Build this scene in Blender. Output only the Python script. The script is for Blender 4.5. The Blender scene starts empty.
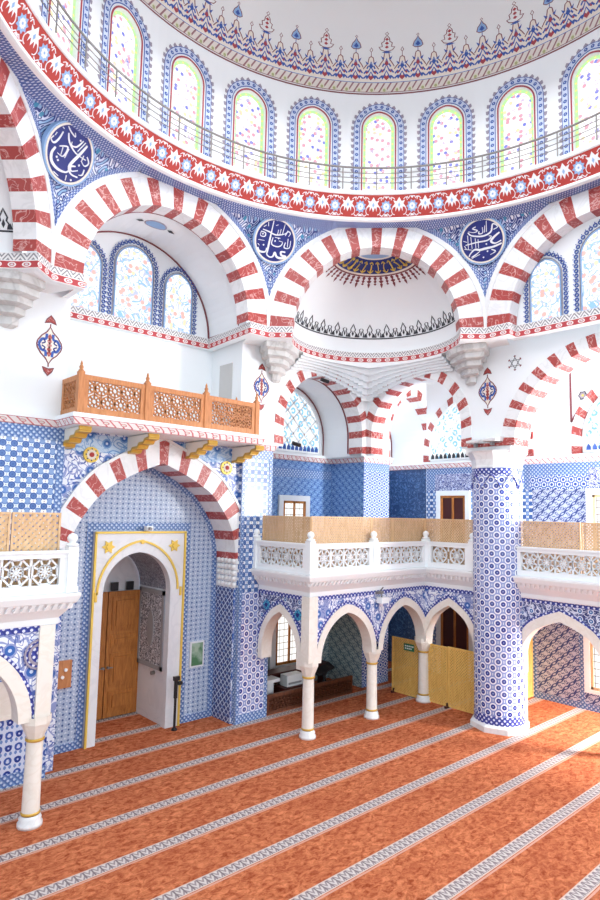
import bpy, math, random
from mathutils import Vector, Matrix
from mathutils.geometry import tessellate_polygon
PI = math.pi
random.seed(7)
SC = bpy.context.scene
COL = SC.collection
V = Vector

# ------------------------------------------------------------------ shader helpers
def lin(c):
    return tuple(((x / 12.92) if x <= .04045 else ((x + .055) / 1.055) ** 2.4) for x in c)
def hx(h):
    return lin((int(h[0:2], 16) / 255, int(h[2:4], 16) / 255, int(h[4:6], 16) / 255))

class X:
    """a scalar socket with arithmetic"""
    def __init__(s, T, k): s.T, s.k = T, k
    def _m(s, op, b=None, c=None, clamp=False):
        n = s.T.nodes.new('ShaderNodeMath'); n.operation = op; n.use_clamp = clamp
        for i, v in enumerate((s, b, c)):
            if v is None: continue
            if isinstance(v, X): s.T.links.new(v.k, n.inputs[i])
            else: n.inputs[i].default_value = v
        return X(s.T, n.outputs[0])
    def __add__(s, b): return s._m('ADD', b)
    __radd__ = __add__
    def __sub__(s, b): return s._m('SUBTRACT', b)
    def __rsub__(s, b): return (s * -1.0) + b
    def __mul__(s, b): return s._m('MULTIPLY', b)
    __rmul__ = __mul__
    def __truediv__(s, b): return s._m('DIVIDE', b)
    def abs(s): return s._m('ABSOLUTE')
    def fr(s): return s._m('FRACT')
    def fl(s): return s._m('FLOOR')
    def sin(s): return s._m('SINE')
    def sqrt(s): return s._m('SQRT')
    def lt(s, b): return s._m('LESS_THAN', b)
    def gt(s, b): return s._m('GREATER_THAN', b)
    def mn(s, b): return s._m('MINIMUM', b)
    def mx(s, b): return s._m('MAXIMUM', b)
    def atan2(s, b): return s._m('ARCTAN2', b)
    def between(s, a, b): return s.gt(a) * s.lt(b)

class Mat:
    def __init__(s, name, rough=.6, spec=.4, metal=0.0):
        s.m = bpy.data.materials.new(name); s.m.use_nodes = True
        s.T = s.m.node_tree; s.T.nodes.clear()
        s.out = s.T.nodes.new('ShaderNodeOutputMaterial')
        s.b = s.T.nodes.new('ShaderNodeBsdfPrincipled')
        s.b.inputs['Roughness'].default_value = rough
        s.b.inputs['Specular IOR Level'].default_value = spec
        s.b.inputs['Metallic'].default_value = metal
        s.T.links.new(s.b.outputs[0], s.out.inputs[0])
        s._uv = None
    def uv(s):
        if s._uv is None:
            n = s.T.nodes.new('ShaderNodeUVMap')
            p = s.T.nodes.new('ShaderNodeSeparateXYZ'); s.T.links.new(n.outputs[0], p.inputs[0])
            s.vec = n.outputs[0]
            s._uv = (X(s.T, p.outputs[0]), X(s.T, p.outputs[1]))
        return s._uv
    def pos(s):
        n = s.T.nodes.new('ShaderNodeNewGeometry'); s.posv = n.outputs['Position']
        return s.posv
    def noise(s, scale, detail=2, dist=0.0, vec=None, rough=.5):
        n = s.T.nodes.new('ShaderNodeTexNoise'); n.inputs['Scale'].default_value = scale
        n.inputs['Detail'].default_value = detail; n.inputs['Distortion'].default_value = dist
        n.inputs['Roughness'].default_value = rough
        s.T.links.new(vec if vec is not None else s.pos(), n.inputs['Vector'])
        return X(s.T, n.outputs[0])
    def voro(s, scale, vec=None, rnd=1.0):
        n = s.T.nodes.new('ShaderNodeTexVoronoi'); n.inputs['Scale'].default_value = scale
        n.inputs['Randomness'].default_value = rnd; n.voronoi_dimensions = '2D'
        if vec is None: s.uv(); vec = s.vec
        s.T.links.new(vec, n.inputs['Vector'])
        p = s.T.nodes.new('ShaderNodeSeparateXYZ'); s.T.links.new(n.outputs['Color'], p.inputs[0])
        return X(s.T, n.outputs['Distance']), X(s.T, p.outputs[0]), X(s.T, p.outputs[1])
    def col(s, h):
        n = s.T.nodes.new('ShaderNodeRGB'); n.outputs[0].default_value = (*hx(h), 1); return n.outputs[0]
    def mix(s, f, a, b):
        n = s.T.nodes.new('ShaderNodeMix'); n.data_type = 'RGBA'; n.clamp_factor = True
        if isinstance(f, X): s.T.links.new(f.k, n.inputs['Factor'])
        else: n.inputs['Factor'].default_value = f
        for v, i in ((a, 6), (b, 7)):
            if isinstance(v, str): n.inputs[i].default_value = (*hx(v), 1)
            else: s.T.links.new(v, n.inputs[i])
        return n.outputs[2]
    def base(s, c):
        if isinstance(c, str): s.b.inputs['Base Color'].default_value = (*hx(c), 1)
        else: s.T.links.new(c, s.b.inputs['Base Color'])
        return s.m
    def bump(s, h, strength=.3, dist=.01):
        n = s.T.nodes.new('ShaderNodeBump'); n.inputs['Strength'].default_value = strength
        n.inputs['Distance'].default_value = dist
        s.T.links.new(h.k, n.inputs['Height']); s.T.links.new(n.outputs[0], s.b.inputs['Normal'])
    def emit(s, c, k):
        if isinstance(c, str): s.b.inputs['Emission Color'].default_value = (*hx(c), 1)
        else: s.T.links.new(c, s.b.inputs['Emission Color'])
        s.b.inputs['Emission Strength'].default_value = k

def stag(u, v, sx, sy, ox=0.0, oy=0.0):
    """distance to the nearest point of a staggered lattice, in units of sx"""
    k = sy / sx
    a = ((u / sx + ox).fr() - .5); b = ((v / sy + oy).fr() - .5) * k
    c = ((u / sx + (ox + .5)).fr() - .5); d = ((v / sy + (oy + .5)).fr() - .5) * k
    return (a * a + b * b).sqrt().mn((c * c + d * d).sqrt())
def grid_line(u, s, w):
    return ((u / s).fr() - .5).abs().gt(.5 - w / s / 2)

def plain(name, h, rough=.6, spec=.4, metal=0.0, nz=.04, sc=6):
    M = Mat(name, rough, spec, metal)
    n = M.noise(sc, 4)
    c = M.mix((n - .3) * (nz * 8), h, h2(h, 1 - nz * 2))
    M.base(c); return M.m
def h2(h, k):
    return ''.join('%02x' % max(0, min(255, int(int(h[i:i + 2], 16) * k))) for i in (0, 2, 4))

MT = {}
MT['plaster'] = plain('white_plaster', 'edf1f3', .75, .3, nz=.012, sc=3)
MT['plaster_cool'] = plain('white_plaster_aisle', 'eef1f4', .75, .3, nz=.012, sc=3)
MT['dome'] = plain('dome_plaster', 'e2e4e4', .8, .2, nz=.012, sc=2)
MT['white'] = plain('white_paint', 'eff3f5', .45, .5, nz=.01)
MT['brown_line'] = plain('dark_red_paint', '7f444a', .7, .3)
MT['red_line'] = plain('red_paint', 'a84a52', .7, .3)
MT['black_paint'] = plain('black_paint', '3b3d44', .7, .3)
MT['navy'] = plain('navy_paint', '1c2774', .5, .4)
MT['blue'] = plain('blue_paint', '3f5da8', .6, .3)
MT['ltblue'] = plain('light_blue_paint', '8fb0d8', .6, .3)
MT['paleblue'] = plain('pale_blue_paint', 'cdd8ec', .6, .3)
MT['cream'] = plain('cream_paint', 'e8e0d4', .6, .3)
MT['green'] = plain('green_paint', '8ea25c', .6, .3)
MT['script'] = plain('white_script_paint', 'e4e6ea', .5, .3)
MT['gold'] = plain('gold_leaf', 'cfa548', .35, .5, .25, nz=.05)
MT['goldpaint'] = plain('gold_paint', 'e6c45a', .4, .4, .2)
MT['metal'] = plain('dull_steel', '8d8a88', .4, .5, .6)
MT['grey'] = plain('grey_paint', '9a9a9c', .5)
MT['black'] = plain('black_plastic', '1c1c20', .4)
MT['darkred'] = plain('dark_red_wood', '4a1f1c', .5)
MT['leafy'] = plain('taupe_paint', '9d95a3', .7)

def marble(name, a, b, sc=2.5, w=.06, rough=.35, spec=.4, st=.8):
    M = Mat(name, rough, spec)
    n = M.noise(sc, 5, 1.2)
    v = ((n - .5).abs() / w)
    m2 = M.noise(sc * .6, 2)
    c = M.mix((1.0 - v) * st, a, b)
    c = M.mix((m2 - .45) * 1.2, c, h2(a, .93))
    return M.base(c)
MT['wstone'] = marble('white_marble', 'eceeef', 'dadcdd', 2.0, .05, st=.6)
MT['rstone'] = marble('red_veined_marble', 'aa4844', 'e8c4bf', 4.2, .026)
MT['dstone'] = marble('door_marble', 'e2e4e8', 'cdd1d7', 1.2, .05, st=.4)
MT['gstone'] = marble('grey_marble', 'd2d1cf', 'b4b2b0', 2.0, .08)
MT['cstone'] = marble('cream_marble', 'f0ebe2', 'e2d8c9', 3.0, .08, st=.4)

def wood(name, a, b, rough=.5):
    M = Mat(name, rough, .4)
    u, v = M.uv()
    n = M.T.nodes.new('ShaderNodeMapping'); n.inputs['Scale'].default_value = (14, 2.2, 6)
    M.T.links.new(M.vec, n.inputs[0])
    x = M.noise(1.6, 5, .6, n.outputs[0])
    return M.base(M.mix((x - .35) * 2.2, a, b))
MT['wood'] = wood('oak_wood', 'c07c3c', '925423')
MT['wood_rail'] = wood('red_oak_wood', 'c98858', 'a8683a')
MT['wood_tan'] = wood('tan_lattice_wood', 'e2bf96', 'c79c6c')
MT['wood_gold'] = wood('honey_lattice_wood', 'efc874', 'd8a850')
MT['wood_dark'] = wood('dark_carved_wood', '6b3a22', '3f1f13')

# ---- tile fields
def t_hexdots():
    M = Mat('hexagon_dot_tile', .25, .5); u, v = M.uv()
    d = stag(u, v, .25, .29)
    nz = M.noise(1.5, 2)
    c = M.mix(d.between(.33, .47), 'e6eaf4', '8496cc')
    c = M.mix(d.between(.22, .33), c, 'eef0f8')
    c = M.mix(d.lt(.215), c, '2f3a8e')
    c = M.mix(d.lt(.06), c, '8fa6dc')
    c = M.mix((nz - .4) * .6, c, 'c5cfe8')
    return M.base(c)
def lat(u, v, sx, sy, ox=0.0, oy=0.0):
    """distance to a plain rectangular lattice, in units of sx"""
    a = ((u / sx + (ox + .5)).fr() - .5); b = ((v / sy + (oy + .5)).fr() - .5) * (sy / sx)
    return (a * a + b * b).sqrt()
def ell(u, v, sx, sy, ang, rx, ry, ox=0.0, oy=0.0):
    """rotated ellipses on a staggered lattice: below 1 inside"""
    r = None; ca, sa = math.cos(ang), math.sin(ang)
    for o in (0.0, .5):
        a = ((u / sx + (ox + o)).fr() - .5) * sx; b = ((v / sy + (oy + o)).fr() - .5) * sy
        p = (a * ca + b * sa) / rx; q = (b * ca - a * sa) / ry
        d = p * p + q * q
        r = d if r is None else r.mn(d)
    return r
def t_niche():
    M = Mat('small_dot_tile', .25, .5); u, v = M.uv()
    d = lat(u, v, .135, .105); e = lat(u, v, .135, .105, .5, .5)
    nz = M.noise(1.2, 2); fn = M.noise(26, 2, 0, M.vec)
    c = M.mix((fn - .36) * 2.6, '93a7c8', 'c9d4e2')
    c = M.mix(e.lt(.13), c, 'd9e2ec')
    c = M.mix(d.lt(.16), c, '42598f')
    c = M.mix((nz - .4) * .5, c, 'a9bcd9')
    return M.base(c)
def t_pier():
    M = Mat('floral_medallion_tile', .22, .5); u, v = M.uv()
    A = lat(u, v, .2, .19); B = lat(u, v, .2, .19, .5, .5); W = lat(u, v, .2, .19, 0, .5); W2 = lat(u, v, .2, .19, .5, 0)
    nz = M.noise(2.2, 3)
    c = M.mix(W2.lt(.26), '92acd4', 'dde7f2')
    c = M.mix(B.lt(.34), c, '7f9cca'); c = M.mix(B.between(.26, .34), c, '4f72b0')
    c = M.mix(W.lt(.27), c, 'edf2f8'); c = M.mix(W.lt(.06), c, '94727e'); c = M.mix(W2.lt(.05), c, '94727e')
    c = M.mix(A.lt(.32), c, '2f4f90'); c = M.mix(A.lt(.23), c, '4d6fab'); c = M.mix(A.lt(.08), c, '365798')
    c = M.mix((nz - .5) * .6, c, '8fabd2')
    return M.base(c)
def t_flower():
    M = Mat('blue_flower_tile', .25, .5); u, v = M.uv()
    d = stag(u, v, .34, .44)
    e = stag(u, v, .34, .44, .5, 0.0)
    w = ((u * 2.0 + v * 1.5) * (6.28 / .34)).sin() * ((u * 2.0 - v * 1.5) * (6.28 / .34)).sin()
    c = M.mix(w.gt(.35), 'ccd7ec', '6d8cc6')
    c = M.mix(d.lt(.17), c, '28408f'); c = M.mix(d.lt(.05), c, 'b9c8e8')
    c = M.mix(e.between(.1, .2), c, '3c5aa8')
    return M.base(c)
def t_leaf(name, g, a, k=1.0):
    M = Mat(name, .28, .5); u, v = M.uv()
    l1 = ell(u, v, .44 * k, .4 * k, .6, .15 * k, .062 * k); l2 = ell(u, v, .44 * k, .4 * k, -.5, .10 * k, .04 * k, .5, .0)
    f = ell(u, v, .44 * k, .4 * k, 0, .045 * k, .045 * k, .25, .25)
    p = u * .8 + v * .6
    w = ((p * (6.28 / (.22 * k))) + (u * (6.28 / (.22 * k))).sin() * 1.2).sin()
    c = M.mix(w.abs().lt(.28), g, a)
    c = M.mix(l2.lt(1.0), c, a); c = M.mix(l2.lt(.25), c, g)
    c = M.mix(l1.between(1.0, 1.6), c, g); c = M.mix(l1.lt(1.0), c, a); c = M.mix(l1.lt(.2), c, g)
    c = M.mix(f.lt(1.0), c, a)
    return M.base(c)
def t_lattice():
    M = Mat('white_ground_lattice_tile', .25, .5); u, v = M.uv()
    d = stag(u, v, .22, .26)
    c = M.mix(d.between(.31, .44), 'd3dded', '4a66a8')
    c = M.mix(d.lt(.19), c, '3a549e')
    return M.base(c)
def t_cross(name='navy_diagonal_tile', g='2b3d7c', a='cdd8ea', s=.16):
    M = Mat(name, .28, .5); u, v = M.uv()
    w = ((u + v) * (3.1416 / s)).sin().abs().mn(((u - v) * (3.1416 / s)).sin().abs())
    d = stag(u, v, s * 2, s * 2)
    c = M.mix(w.lt(.3), g, a)
    c = M.mix(d.lt(.1), c, '6d8ec4')
    return M.base(c)
def t_arab(name, g, vine, leaf, flo, sc=1.0, rough=.35, cut=.2, centre='d7dff0'):
    """scrolling flower tile: vines are contour lines of a noise, blossoms sit on cells"""
    M = Mat(name, rough, .45); u, v = M.uv()
    n = M.noise(2.1 * sc, 1, .9, M.vec)
    m = M.noise(3.7 * sc, 1, 1.4, M.vec)
    c = M.mix(((n * 7.0).fr() - .5).abs().lt(.13), g, vine)
    c = M.mix(((m * 6.0).fr() - .5).abs().lt(.12), c, leaf)
    d, r, r2 = M.voro(3.2 * sc, None, .55)
    c = M.mix(d.between(cut, cut + .09), c, vine)
    c = M.mix(d.lt(cut) * r.gt(.35), c, flo)
    c = M.mix(d.lt(cut * .36) * r.gt(.35), c, centre)
    return M.base(c)
def t_border(name, g, a, b, p=.2):
    M = Mat(name, .3, .5); u, v = M.uv()
    t = u + v
    d = stag(u, v, p, p)
    w = (t * (6.28 / p)).sin()
    c = M.mix(w.gt(.3), g, a)
    c = M.mix(d.lt(.2), c, b)
    return M.base(c)
MT['t_hex'] = t_hexdots(); MT['t_pier'] = t_pier(); MT['t_niche'] = t_niche(); MT['t_flower'] = t_flower()
MT['t_leaf'] = t_leaf('diagonal_leaf_tile', 'b9c3d8', '2c4281', .72)
MT['t_leaf_blue'] = t_leaf('blue_leaf_tile', '86a8d2', '3560a6', .6)
MT['t_leaf_green'] = t_leaf('teal_leaf_tile', 'b3c4c4', '64818f', .8)
MT['t_lat'] = t_lattice(); MT['t_cross'] = t_cross()
def t_pend():
    M = Mat('navy_arabesque_tile', .35, .45); u, v = M.uv()
    K = 6.28 / .27
    w1 = (u * K + (v * K * .7).sin() * 1.9).sin(); w2 = (v * K * .9 + (u * K * .8).sin() * 1.9).sin()
    p = w1 * w2; n = M.noise(3, 2, .5, M.vec); d, r, r2 = M.voro(5.5, None, .6)
    c = M.mix(p.abs().lt(.16), '243c80', 'c9d4ea')
    c = M.mix(p.gt(.72), c, '8fb4d6'); c = M.mix(p.lt(-.72), c, 'e6ecf6')
    c = M.mix(d.lt(.2) * r.gt(.6), c, '3f8fb4')
    c = M.mix((n - .5) * .5, c, '5f7ab6')
    return M.base(c)
MT['t_pend'] = t_pend()
MT['t_pend_edge'] = t_border('pendentive_edge_tile', '5a72ad', '3b5596', 'c6d0e4', .055)
MT['t_span'] = t_arab('white_ground_blossom_tile', 'e9edf6', '8f9cc9', '4b64ad', '2f62ae', .95, .35, .24, 'c9d8ef')
MT['t_span_d'] = t_arab('navy_ground_blossom_tile', '2f3c78', 'dfe5f2', 'a9b6d8', '2c6aa8', 1.4, .35, .2)
MT['t_scroll'] = t_arab('black_white_scroll_panel', '54545c', 'e3e4e8', 'd3d5da', '3a3a42', 2.6, .4, .08)
MT['t_darkscroll'] = t_arab('grey_scroll_lining', '6a6d78', 'a9acb8', '9a9fae', '4a4d5a', 2.2, .4, .08)
MT['grey_open'] = plain('shaded_plaster', 'c9c8c6', .8, .2)  # plaster greyed to carry the doorway's shade
MT['t_shade'] = t_arab('shade_darkened_tile', '27406a', '4d6d9c', '35537f', '1e3358', 1.6, .3, .1)  # blue tile with the corner recess's shade put into its colours
MT['t_edge'] = t_border('navy_border_tile', '26348a', '3c4ba4', 'dfe5f4', .12)
MT['t_edge_blue'] = t_border('blue_border_tile', '4a6ba6', '6d8cbd', 'c3d1e5', .11)
MT['t_glaze'] = t_arab('pale_glazed_tile', 'bcd4ea', '6f9bcf', '8fb2dc', '3c6db4', .9, .12)
MT['t_inscr'] = t_arab('navy_inscription_tile', '1f2f86', 'c9d3ec', 'e2e8f4', '24338c', 2.6, .3, .05)
MT['t_turq'] = t_border('turquoise_blossom_tile', '2e8fb8', '4fb0cf', '1f4f96', .1)

def m_chain(name, p, kind):
    M = Mat(name, .6, .3); u, v = M.uv()          # v runs 0..1 across the band
    a = ((u / p).fr() - .5)
    if kind == 'red':
        d = ((a * a) * 7.0 + (v - .5) * (v - .5) * 6.0).sqrt()
        c = M.mix(d.between(.5, .8), 'b8484c', 'f1ebe8')
        c = M.mix(d.lt(.32), c, 'd9cfd2')
        c = M.mix((v - .5).abs().gt(.43), c, 'f1efed')
    elif kind == 'wave':
        z = (a.abs() * 1.6 - v * .8)
        c = M.mix(((z * 2.0).fr()).lt(.42), 'e6e4e3', '8d8b90')
        c = M.mix((v - .5).abs().gt(.44), c, 'e9e7e6')
    else:
        d = ((a * a) * 6.0 + (v - .5) * (v - .5) * 5.0).sqrt()
        c = M.mix(((u / p * 2.0) + v * .7).fr().lt(.22), 'eae3e1', 'c9767a')
        c = M.mix(d.between(.3, .46), c, 'c98285'); c = M.mix(d.lt(.3), c, 'ddd6cf')
        c = M.mix((v - .5).abs().gt(.42), c, 'b5575b')
    return M.base(c)
MT['chain'] = m_chain('red_chain_border', .25, 'red')
MT['wave'] = m_chain('grey_wave_border', .22, 'wave')
MT['chain2'] = m_chain('pink_leaf_border', .34, 'leaf')

def m_carpet():
    M = Mat('red_prayer_carpet', .95, .1)
    u, v = M.uv()
    S, Y0 = 1.1357, 6.84
    t = ((v - (Y0 - S / 2)) / S).fr() - .5          # 0 on a row line
    t = t * S
    mp = M.T.nodes.new('ShaderNodeMapping'); mp.inputs['Scale'].default_value = (1.0, 1.6, 1); mp.inputs['Rotation'].default_value = (0, 0, .5)
    M.T.links.new(M.vec, mp.inputs[0])
    n = M.noise(7.5, 5, .8, mp.outputs[0], .7); n2 = M.noise(1.1, 3, .4, M.vec)
    n3 = M.noise(34, 2, 0, M.vec)
    c = M.mix((n - .36) * 3.6, '8d3c1d', 'd58259')
    c = M.mix((n2 - .42) * 1.3, c, '98452a')
    c = M.mix((n3 - .45) * .5, c, 'dd9672')
    a = t.abs()
    z = ((u / .12).fr() - .5)
    pat = ((z.abs() * 2.0 + t * 9.0).fr() - .5).abs().gt(.27)
    band = M.mix(pat, 'c9c0bc', '94878a')
    band = M.mix(z.abs().lt(.1), band, '7d7073')
    c = M.mix(a.lt(.105), c, 'cdb5a9')
    c = M.mix(a.lt(.085), c, band)
    c = M.mix(t.between(-.15, -.118), c, 'd09a87')
    M.base(c); M.bump(n3 + n, .5, .02)
    return M.m
MT['carpet'] = m_carpet()

def m_glass(name, kind):
    M = Mat(name, .3, .5); u, v = M.uv()
    d, r, r2 = M.voro(7.5 if kind == 'dome' else 5.5, None, .85)
    n = M.noise(3.2, 1, 1.5, M.vec)
    if kind == 'dome':
        c = M.mix(d.lt(.32) * r.gt(.72), 'ffffff', 'd798a8')
        c = M.mix(d.lt(.3) * r.lt(.22), c, '6f78d2')
        c = M.mix(d.lt(.3) * r.between(.22, .38), c, 'f0d9a4')
        c = M.mix(((n * 6.0).fr() - .5).abs().lt(.075), c, 'c6b4d0')
        k = 1.08
    elif kind == 'tymp':
        c = M.mix(((n * 5.0).fr() - .5).abs().lt(.16), 'ffffff', 'bcc5f3')
        c = M.mix(((n * 4.0 + .4).fr() - .5).abs().lt(.08), c, '8fc0e8')
        c = M.mix(d.lt(.3) * r.gt(.6), c, 'f3b3ab')
        c = M.mix(d.lt(.26) * r.lt(.2), c, 'ecdcb8')
        k = 1.03
    elif kind == 'blue':
        a = stag(u, v, .32, .36)
        c = M.mix(a.between(.3, .46), 'e9f6fd', 'ffffff')
        c = M.mix(a.lt(.3) * r.gt(.45), c, '86cdf2')
        c = M.mix(a.lt(.12), c, 'ffffff')
        k = .92
    else:
        c = M.mix(grid_line(u, .16, .02) + grid_line(v, .18, .02), 'fdfdfb', '8e8378')
        k = 1.0
    M.base('33353a'); M.emit(c, k)
    return M.m
MT['g_dome'] = m_glass('stained_dome_glass', 'dome')
MT['g_tymp'] = m_glass('stained_arabesque_glass', 'tymp')
MT['g_blue'] = m_glass('blue_tracery_glass', 'blue')
MT['g_day'] = m_glass('daylit_window_glass', 'day')
def m_lit(name, h, k):
    M = Mat(name, .3, .5); M.base('202020'); M.emit(h, k); return M.m
MT['g_green'] = m_lit('green_edge_glass', 'b2e39a', 1.05)
MT['g_yellow'] = m_lit('yellow_bead_glass', 'f4e58a', .95)
MT['g_pale'] = m_lit('pale_edge_glass', 'dfeee6', .95)

# ------------------------------------------------------------------ mesh helpers
class MB:
    def __init__(s): s.v, s.f, s.m, s.uvs, s.sm = [], [], [], [], []
    def face(s, pts, m=0, uv=None, smooth=False):
        i = len(s.v); s.v += [tuple(p) for p in pts]
        s.f.append(tuple(range(i, i + len(pts)))); s.m.append(m); s.uvs.append(uv); s.sm.append(smooth)
    def grid(s, P, m=0, uv=None, closed_u=False, smooth=True, flip=False):
        """P[i][j] points; uv[i][j]"""
        i0 = len(s.v); nu, nv = len(P), len(P[0])
        for r in P: s.v += [tuple(p) for p in r]
        for i in range(nu if closed_u else nu - 1):
            for j in range(nv - 1):
                k = (i + 1) % nu
                q = [(i, j), (k, j), (k, j + 1), (i, j + 1)]
                if flip: q.reverse()
                s.f.append(tuple(i0 + a * nv + b for a, b in q)); s.m.append(m); s.sm.append(smooth)
                s.uvs.append([uv(a if a or i != nu - 1 else nu, b) for a, b in q] if uv else None)
    def hexa(s, c, m=0):
        """8 corners: 0-3 one end loop, 4-7 the other"""
        i = len(s.v); s.v += [tuple(p) for p in c]
        for q in ((3, 2, 1, 0), (4, 5, 6, 7), (0, 1, 5, 4), (1, 2, 6, 5), (2, 3, 7, 6), (3, 0, 4, 7)):
            s.f.append(tuple(i + k for k in q)); s.m.append(m); s.uvs.append(None); s.sm.append(False)
    def box(s, x0, x1, y0, y1, z0, z1, m=0):
        s.hexa([(x0, y0, z0), (x1, y0, z0), (x1, y1, z0), (x0, y1, z0), (x0, y0, z1), (x1, y0, z1), (x1, y1, z1), (x0, y1, z1)], m)
    def fbox(s, F, a0, a1, b0, b1, c0, c1, m=0):
        s.hexa([F(a0, b0, c0), F(a1, b0, c0), F(a1, b0, c1), F(a0, b0, c1), F(a0, b1, c0), F(a1, b1, c0), F(a1, b1, c1), F(a0, b1, c1)], m)
    def bar(s, F, p, q, w, c0, c1, m=0):
        """flat bar in a frame from 2d point p to q, width w, depth c0..c1"""
        dx, dy = q[0] - p[0], q[1] - p[1]; L = math.hypot(dx, dy)
        if L < 1e-6: return
        nx, ny = -dy / L * w / 2, dx / L * w / 2
        P = [(p[0] + nx, p[1] + ny), (p[0] - nx, p[1] - ny), (q[0] - nx, q[1] - ny), (q[0] + nx, q[1] + ny)]
        s.hexa([F(*a, c0) for a in P] + [F(*a, c1) for a in P], m)
    def poly(s, F, pts, c, m=0, hole=None):
        """flat polygon with optional hole, tessellated"""
        if hole is None and len(pts) <= 4:
            s.face([F(a, b, c) for a, b in pts], m, [(a, b) for a, b in pts]); return
        loops = [[V((a, b, 0)) for a, b in pts]] + ([[V((a, b, 0)) for a, b in hole]] if hole else [])
        flat = [p for l in loops for p in l]
        for t in tessellate_polygon(loops):
            q = [flat[i] for i in t]
            s.face([F(p.x, p.y, c) for p in q], m, [(p.x, p.y) for p in q])
    def plate(s, F, pts, c0, c1, m=0):
        """polygon with thickness: face at c1 and side walls down to c0"""
        s.poly(F, pts, c1, m)
        n = len(pts)
        for i in range(n):
            a, b = pts[i], pts[(i + 1) % n]
            s.face([F(*a, c0), F(*b, c0), F(*b, c1), F(*a, c1)], m)
    def ribbon(s, F, pts, w, c0, c1, m=0, closed=False):
        """stroke along a 2d polyline"""
        n = len(pts); L, R = [], []
        for i, p in enumerate(pts):
            a = pts[(i - 1) % n] if (closed or i) else p
            b = pts[(i + 1) % n] if (closed or i < n - 1) else p
            dx, dy = b[0] - a[0], b[1] - a[1]; l = math.hypot(dx, dy) or 1
            ww = w(i / (n - 1)) if callable(w) else w
            nx, ny = -dy / l * ww / 2, dx / l * ww / 2
            L.append((p[0] + nx, p[1] + ny)); R.append((p[0] - nx, p[1] - ny))
        for i in range(n if closed else n - 1):
            j = (i + 1) % n
            s.face([F(*L[i], c1), F(*R[i], c1), F(*R[j], c1), F(*L[j], c1)], m, [L[i], R[i], R[j], L[j]])
            s.face([F(*L[i], c0), F(*L[i], c1), F(*L[j], c1), F(*L[j], c0)], m)
            s.face([F(*R[i], c1), F(*R[i], c0), F(*R[j], c0), F(*R[j], c1)], m)
    def lathe(s, prof, cx, cy, seg=24, m=0, a0=0.0, a1=2 * PI, smooth=True, uvr=None):
        closed = abs(a1 - a0 - 2 * PI) < 1e-6
        n = seg if closed else seg + 1
        P = [[(cx + r * math.cos(a0 + (a1 - a0) * i / seg), cy + r * math.sin(a0 + (a1 - a0) * i / seg), z) for r, z in prof] for i in range(n)]
        L = [0]
        for k in range(1, len(prof)): L.append(L[-1] + math.hypot(prof[k][0] - prof[k - 1][0], prof[k][1] - prof[k - 1][1]))
        rr = uvr or max(r for r, z in prof)
        s.grid(P, m, lambda i, j: (i * (a1 - a0) / seg * rr, prof[j][1] if uvr else L[j]), closed, smooth)
    def tube(s, pts, r, seg=8, m=0, closed=False):
        n = len(pts); P = []
        pts = [V(p) for p in pts]
        for i, p in enumerate(pts):
            a = pts[(i - 1) % n] if (closed or i) else p
            b = pts[(i + 1) % n] if (closed or i < n - 1) else p
            t = (b - a).normalized()
            up = V((0, 0, 1)) if abs(t.z) < .95 else V((1, 0, 0))
            x = t.cross(up).normalized(); y = x.cross(t)
            rr = r[i] if isinstance(r, (list, tuple)) else r
            P.append([p + (x * math.cos(k / seg * 2 * PI) + y * math.sin(k / seg * 2 * PI)) * rr for k in range(seg + 1)])
        s.grid(P, m, None, closed)
        if not closed:
            s.face(P[0][:-1], m); s.face(list(reversed(P[-1][:-1])), m)
    def build(s, name, mats, parent=None, smooth=None):
        me = bpy.data.meshes.new(name)
        me.from_pydata(s.v, [], s.f)
        mats = [mats] if isinstance(mats, str) else mats
        for k in mats: me.materials.append(MT[k])
        uvl = me.uv_layers.new(name='UVMap'); dat = uvl.data
        for i, p in enumerate(me.polygons):
            p.material_index = s.m[i]; p.use_smooth = s.sm[i] if smooth is None else smooth
            u = s.uvs[i]
            if u is None:
                n = p.normal; ax = max(range(3), key=lambda k: abs(n[k]))
                e = ((1, 2), (0, 2), (0, 1))[ax]
                for li in p.loop_indices:
                    c = me.vertices[me.loops[li].vertex_index].co
                    dat[li].uv = (c[e[0]], c[e[1]])
            else:
                for k, li in enumerate(p.loop_indices): dat[li].uv = u[k]
        o = bpy.data.objects.new(name, me); COL.objects.link(o)
        if parent is not None:
            o.parent = parent; o.matrix_parent_inverse = Matrix.Translation(-parent.location)
        return o

def tag(o, label=None, cat=None, group=None, kind=None):
    if label: o['label'] = label
    if cat: o['category'] = cat
    if group: o['group'] = group
    if kind: o['kind'] = kind
    return o
def thing(name, label, cat, loc, group=None, kind=None):
    o = bpy.data.objects.new(name, None); o.empty_display_size = .1; COL.objects.link(o); o.location = loc
    return tag(o, label, cat, group, kind)
def subpart(mb, name, mats, part):
    c = mb.build(name, mats); c.parent = part
    c.matrix_parent_inverse = Matrix.Identity(4)
    return c
def struct(name, mb, mats, label, cat='wall'):
    return tag(mb.build(name, mats), label, cat, kind='structure')

class Fr:
    """a wall frame: a to the viewer's right, b up, c out of the wall toward the room"""
    def __init__(s, o, u, n): s.o, s.u, s.n = V(o), V(u).normalized(), V(n).normalized()
    def __call__(s, a, b, c=0.0): return s.o + s.u * a + V((0, 0, b)) + s.n * c
def YW(y): return Fr((0, y, 0), (1, 0, 0), (0, -1, 0))       # wall y = const, a = x
def XW(x): return Fr((x, 0, 0), (0, -1, 0), (-1, 0, 0))      # wall x = const, a = -y
D = math.sqrt(.5)
def DW(c=0.0): return Fr((4.384 + c * D, 4.384 + c * D, 0), (D, -D, 0), (-D, -D, 0))   # corner plane
def DL(c=0.0): return Fr((-4.384 - c * D, 4.384 + c * D, 0), (D, D, 0), (D, -D, 0))    # left corner plane

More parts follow.
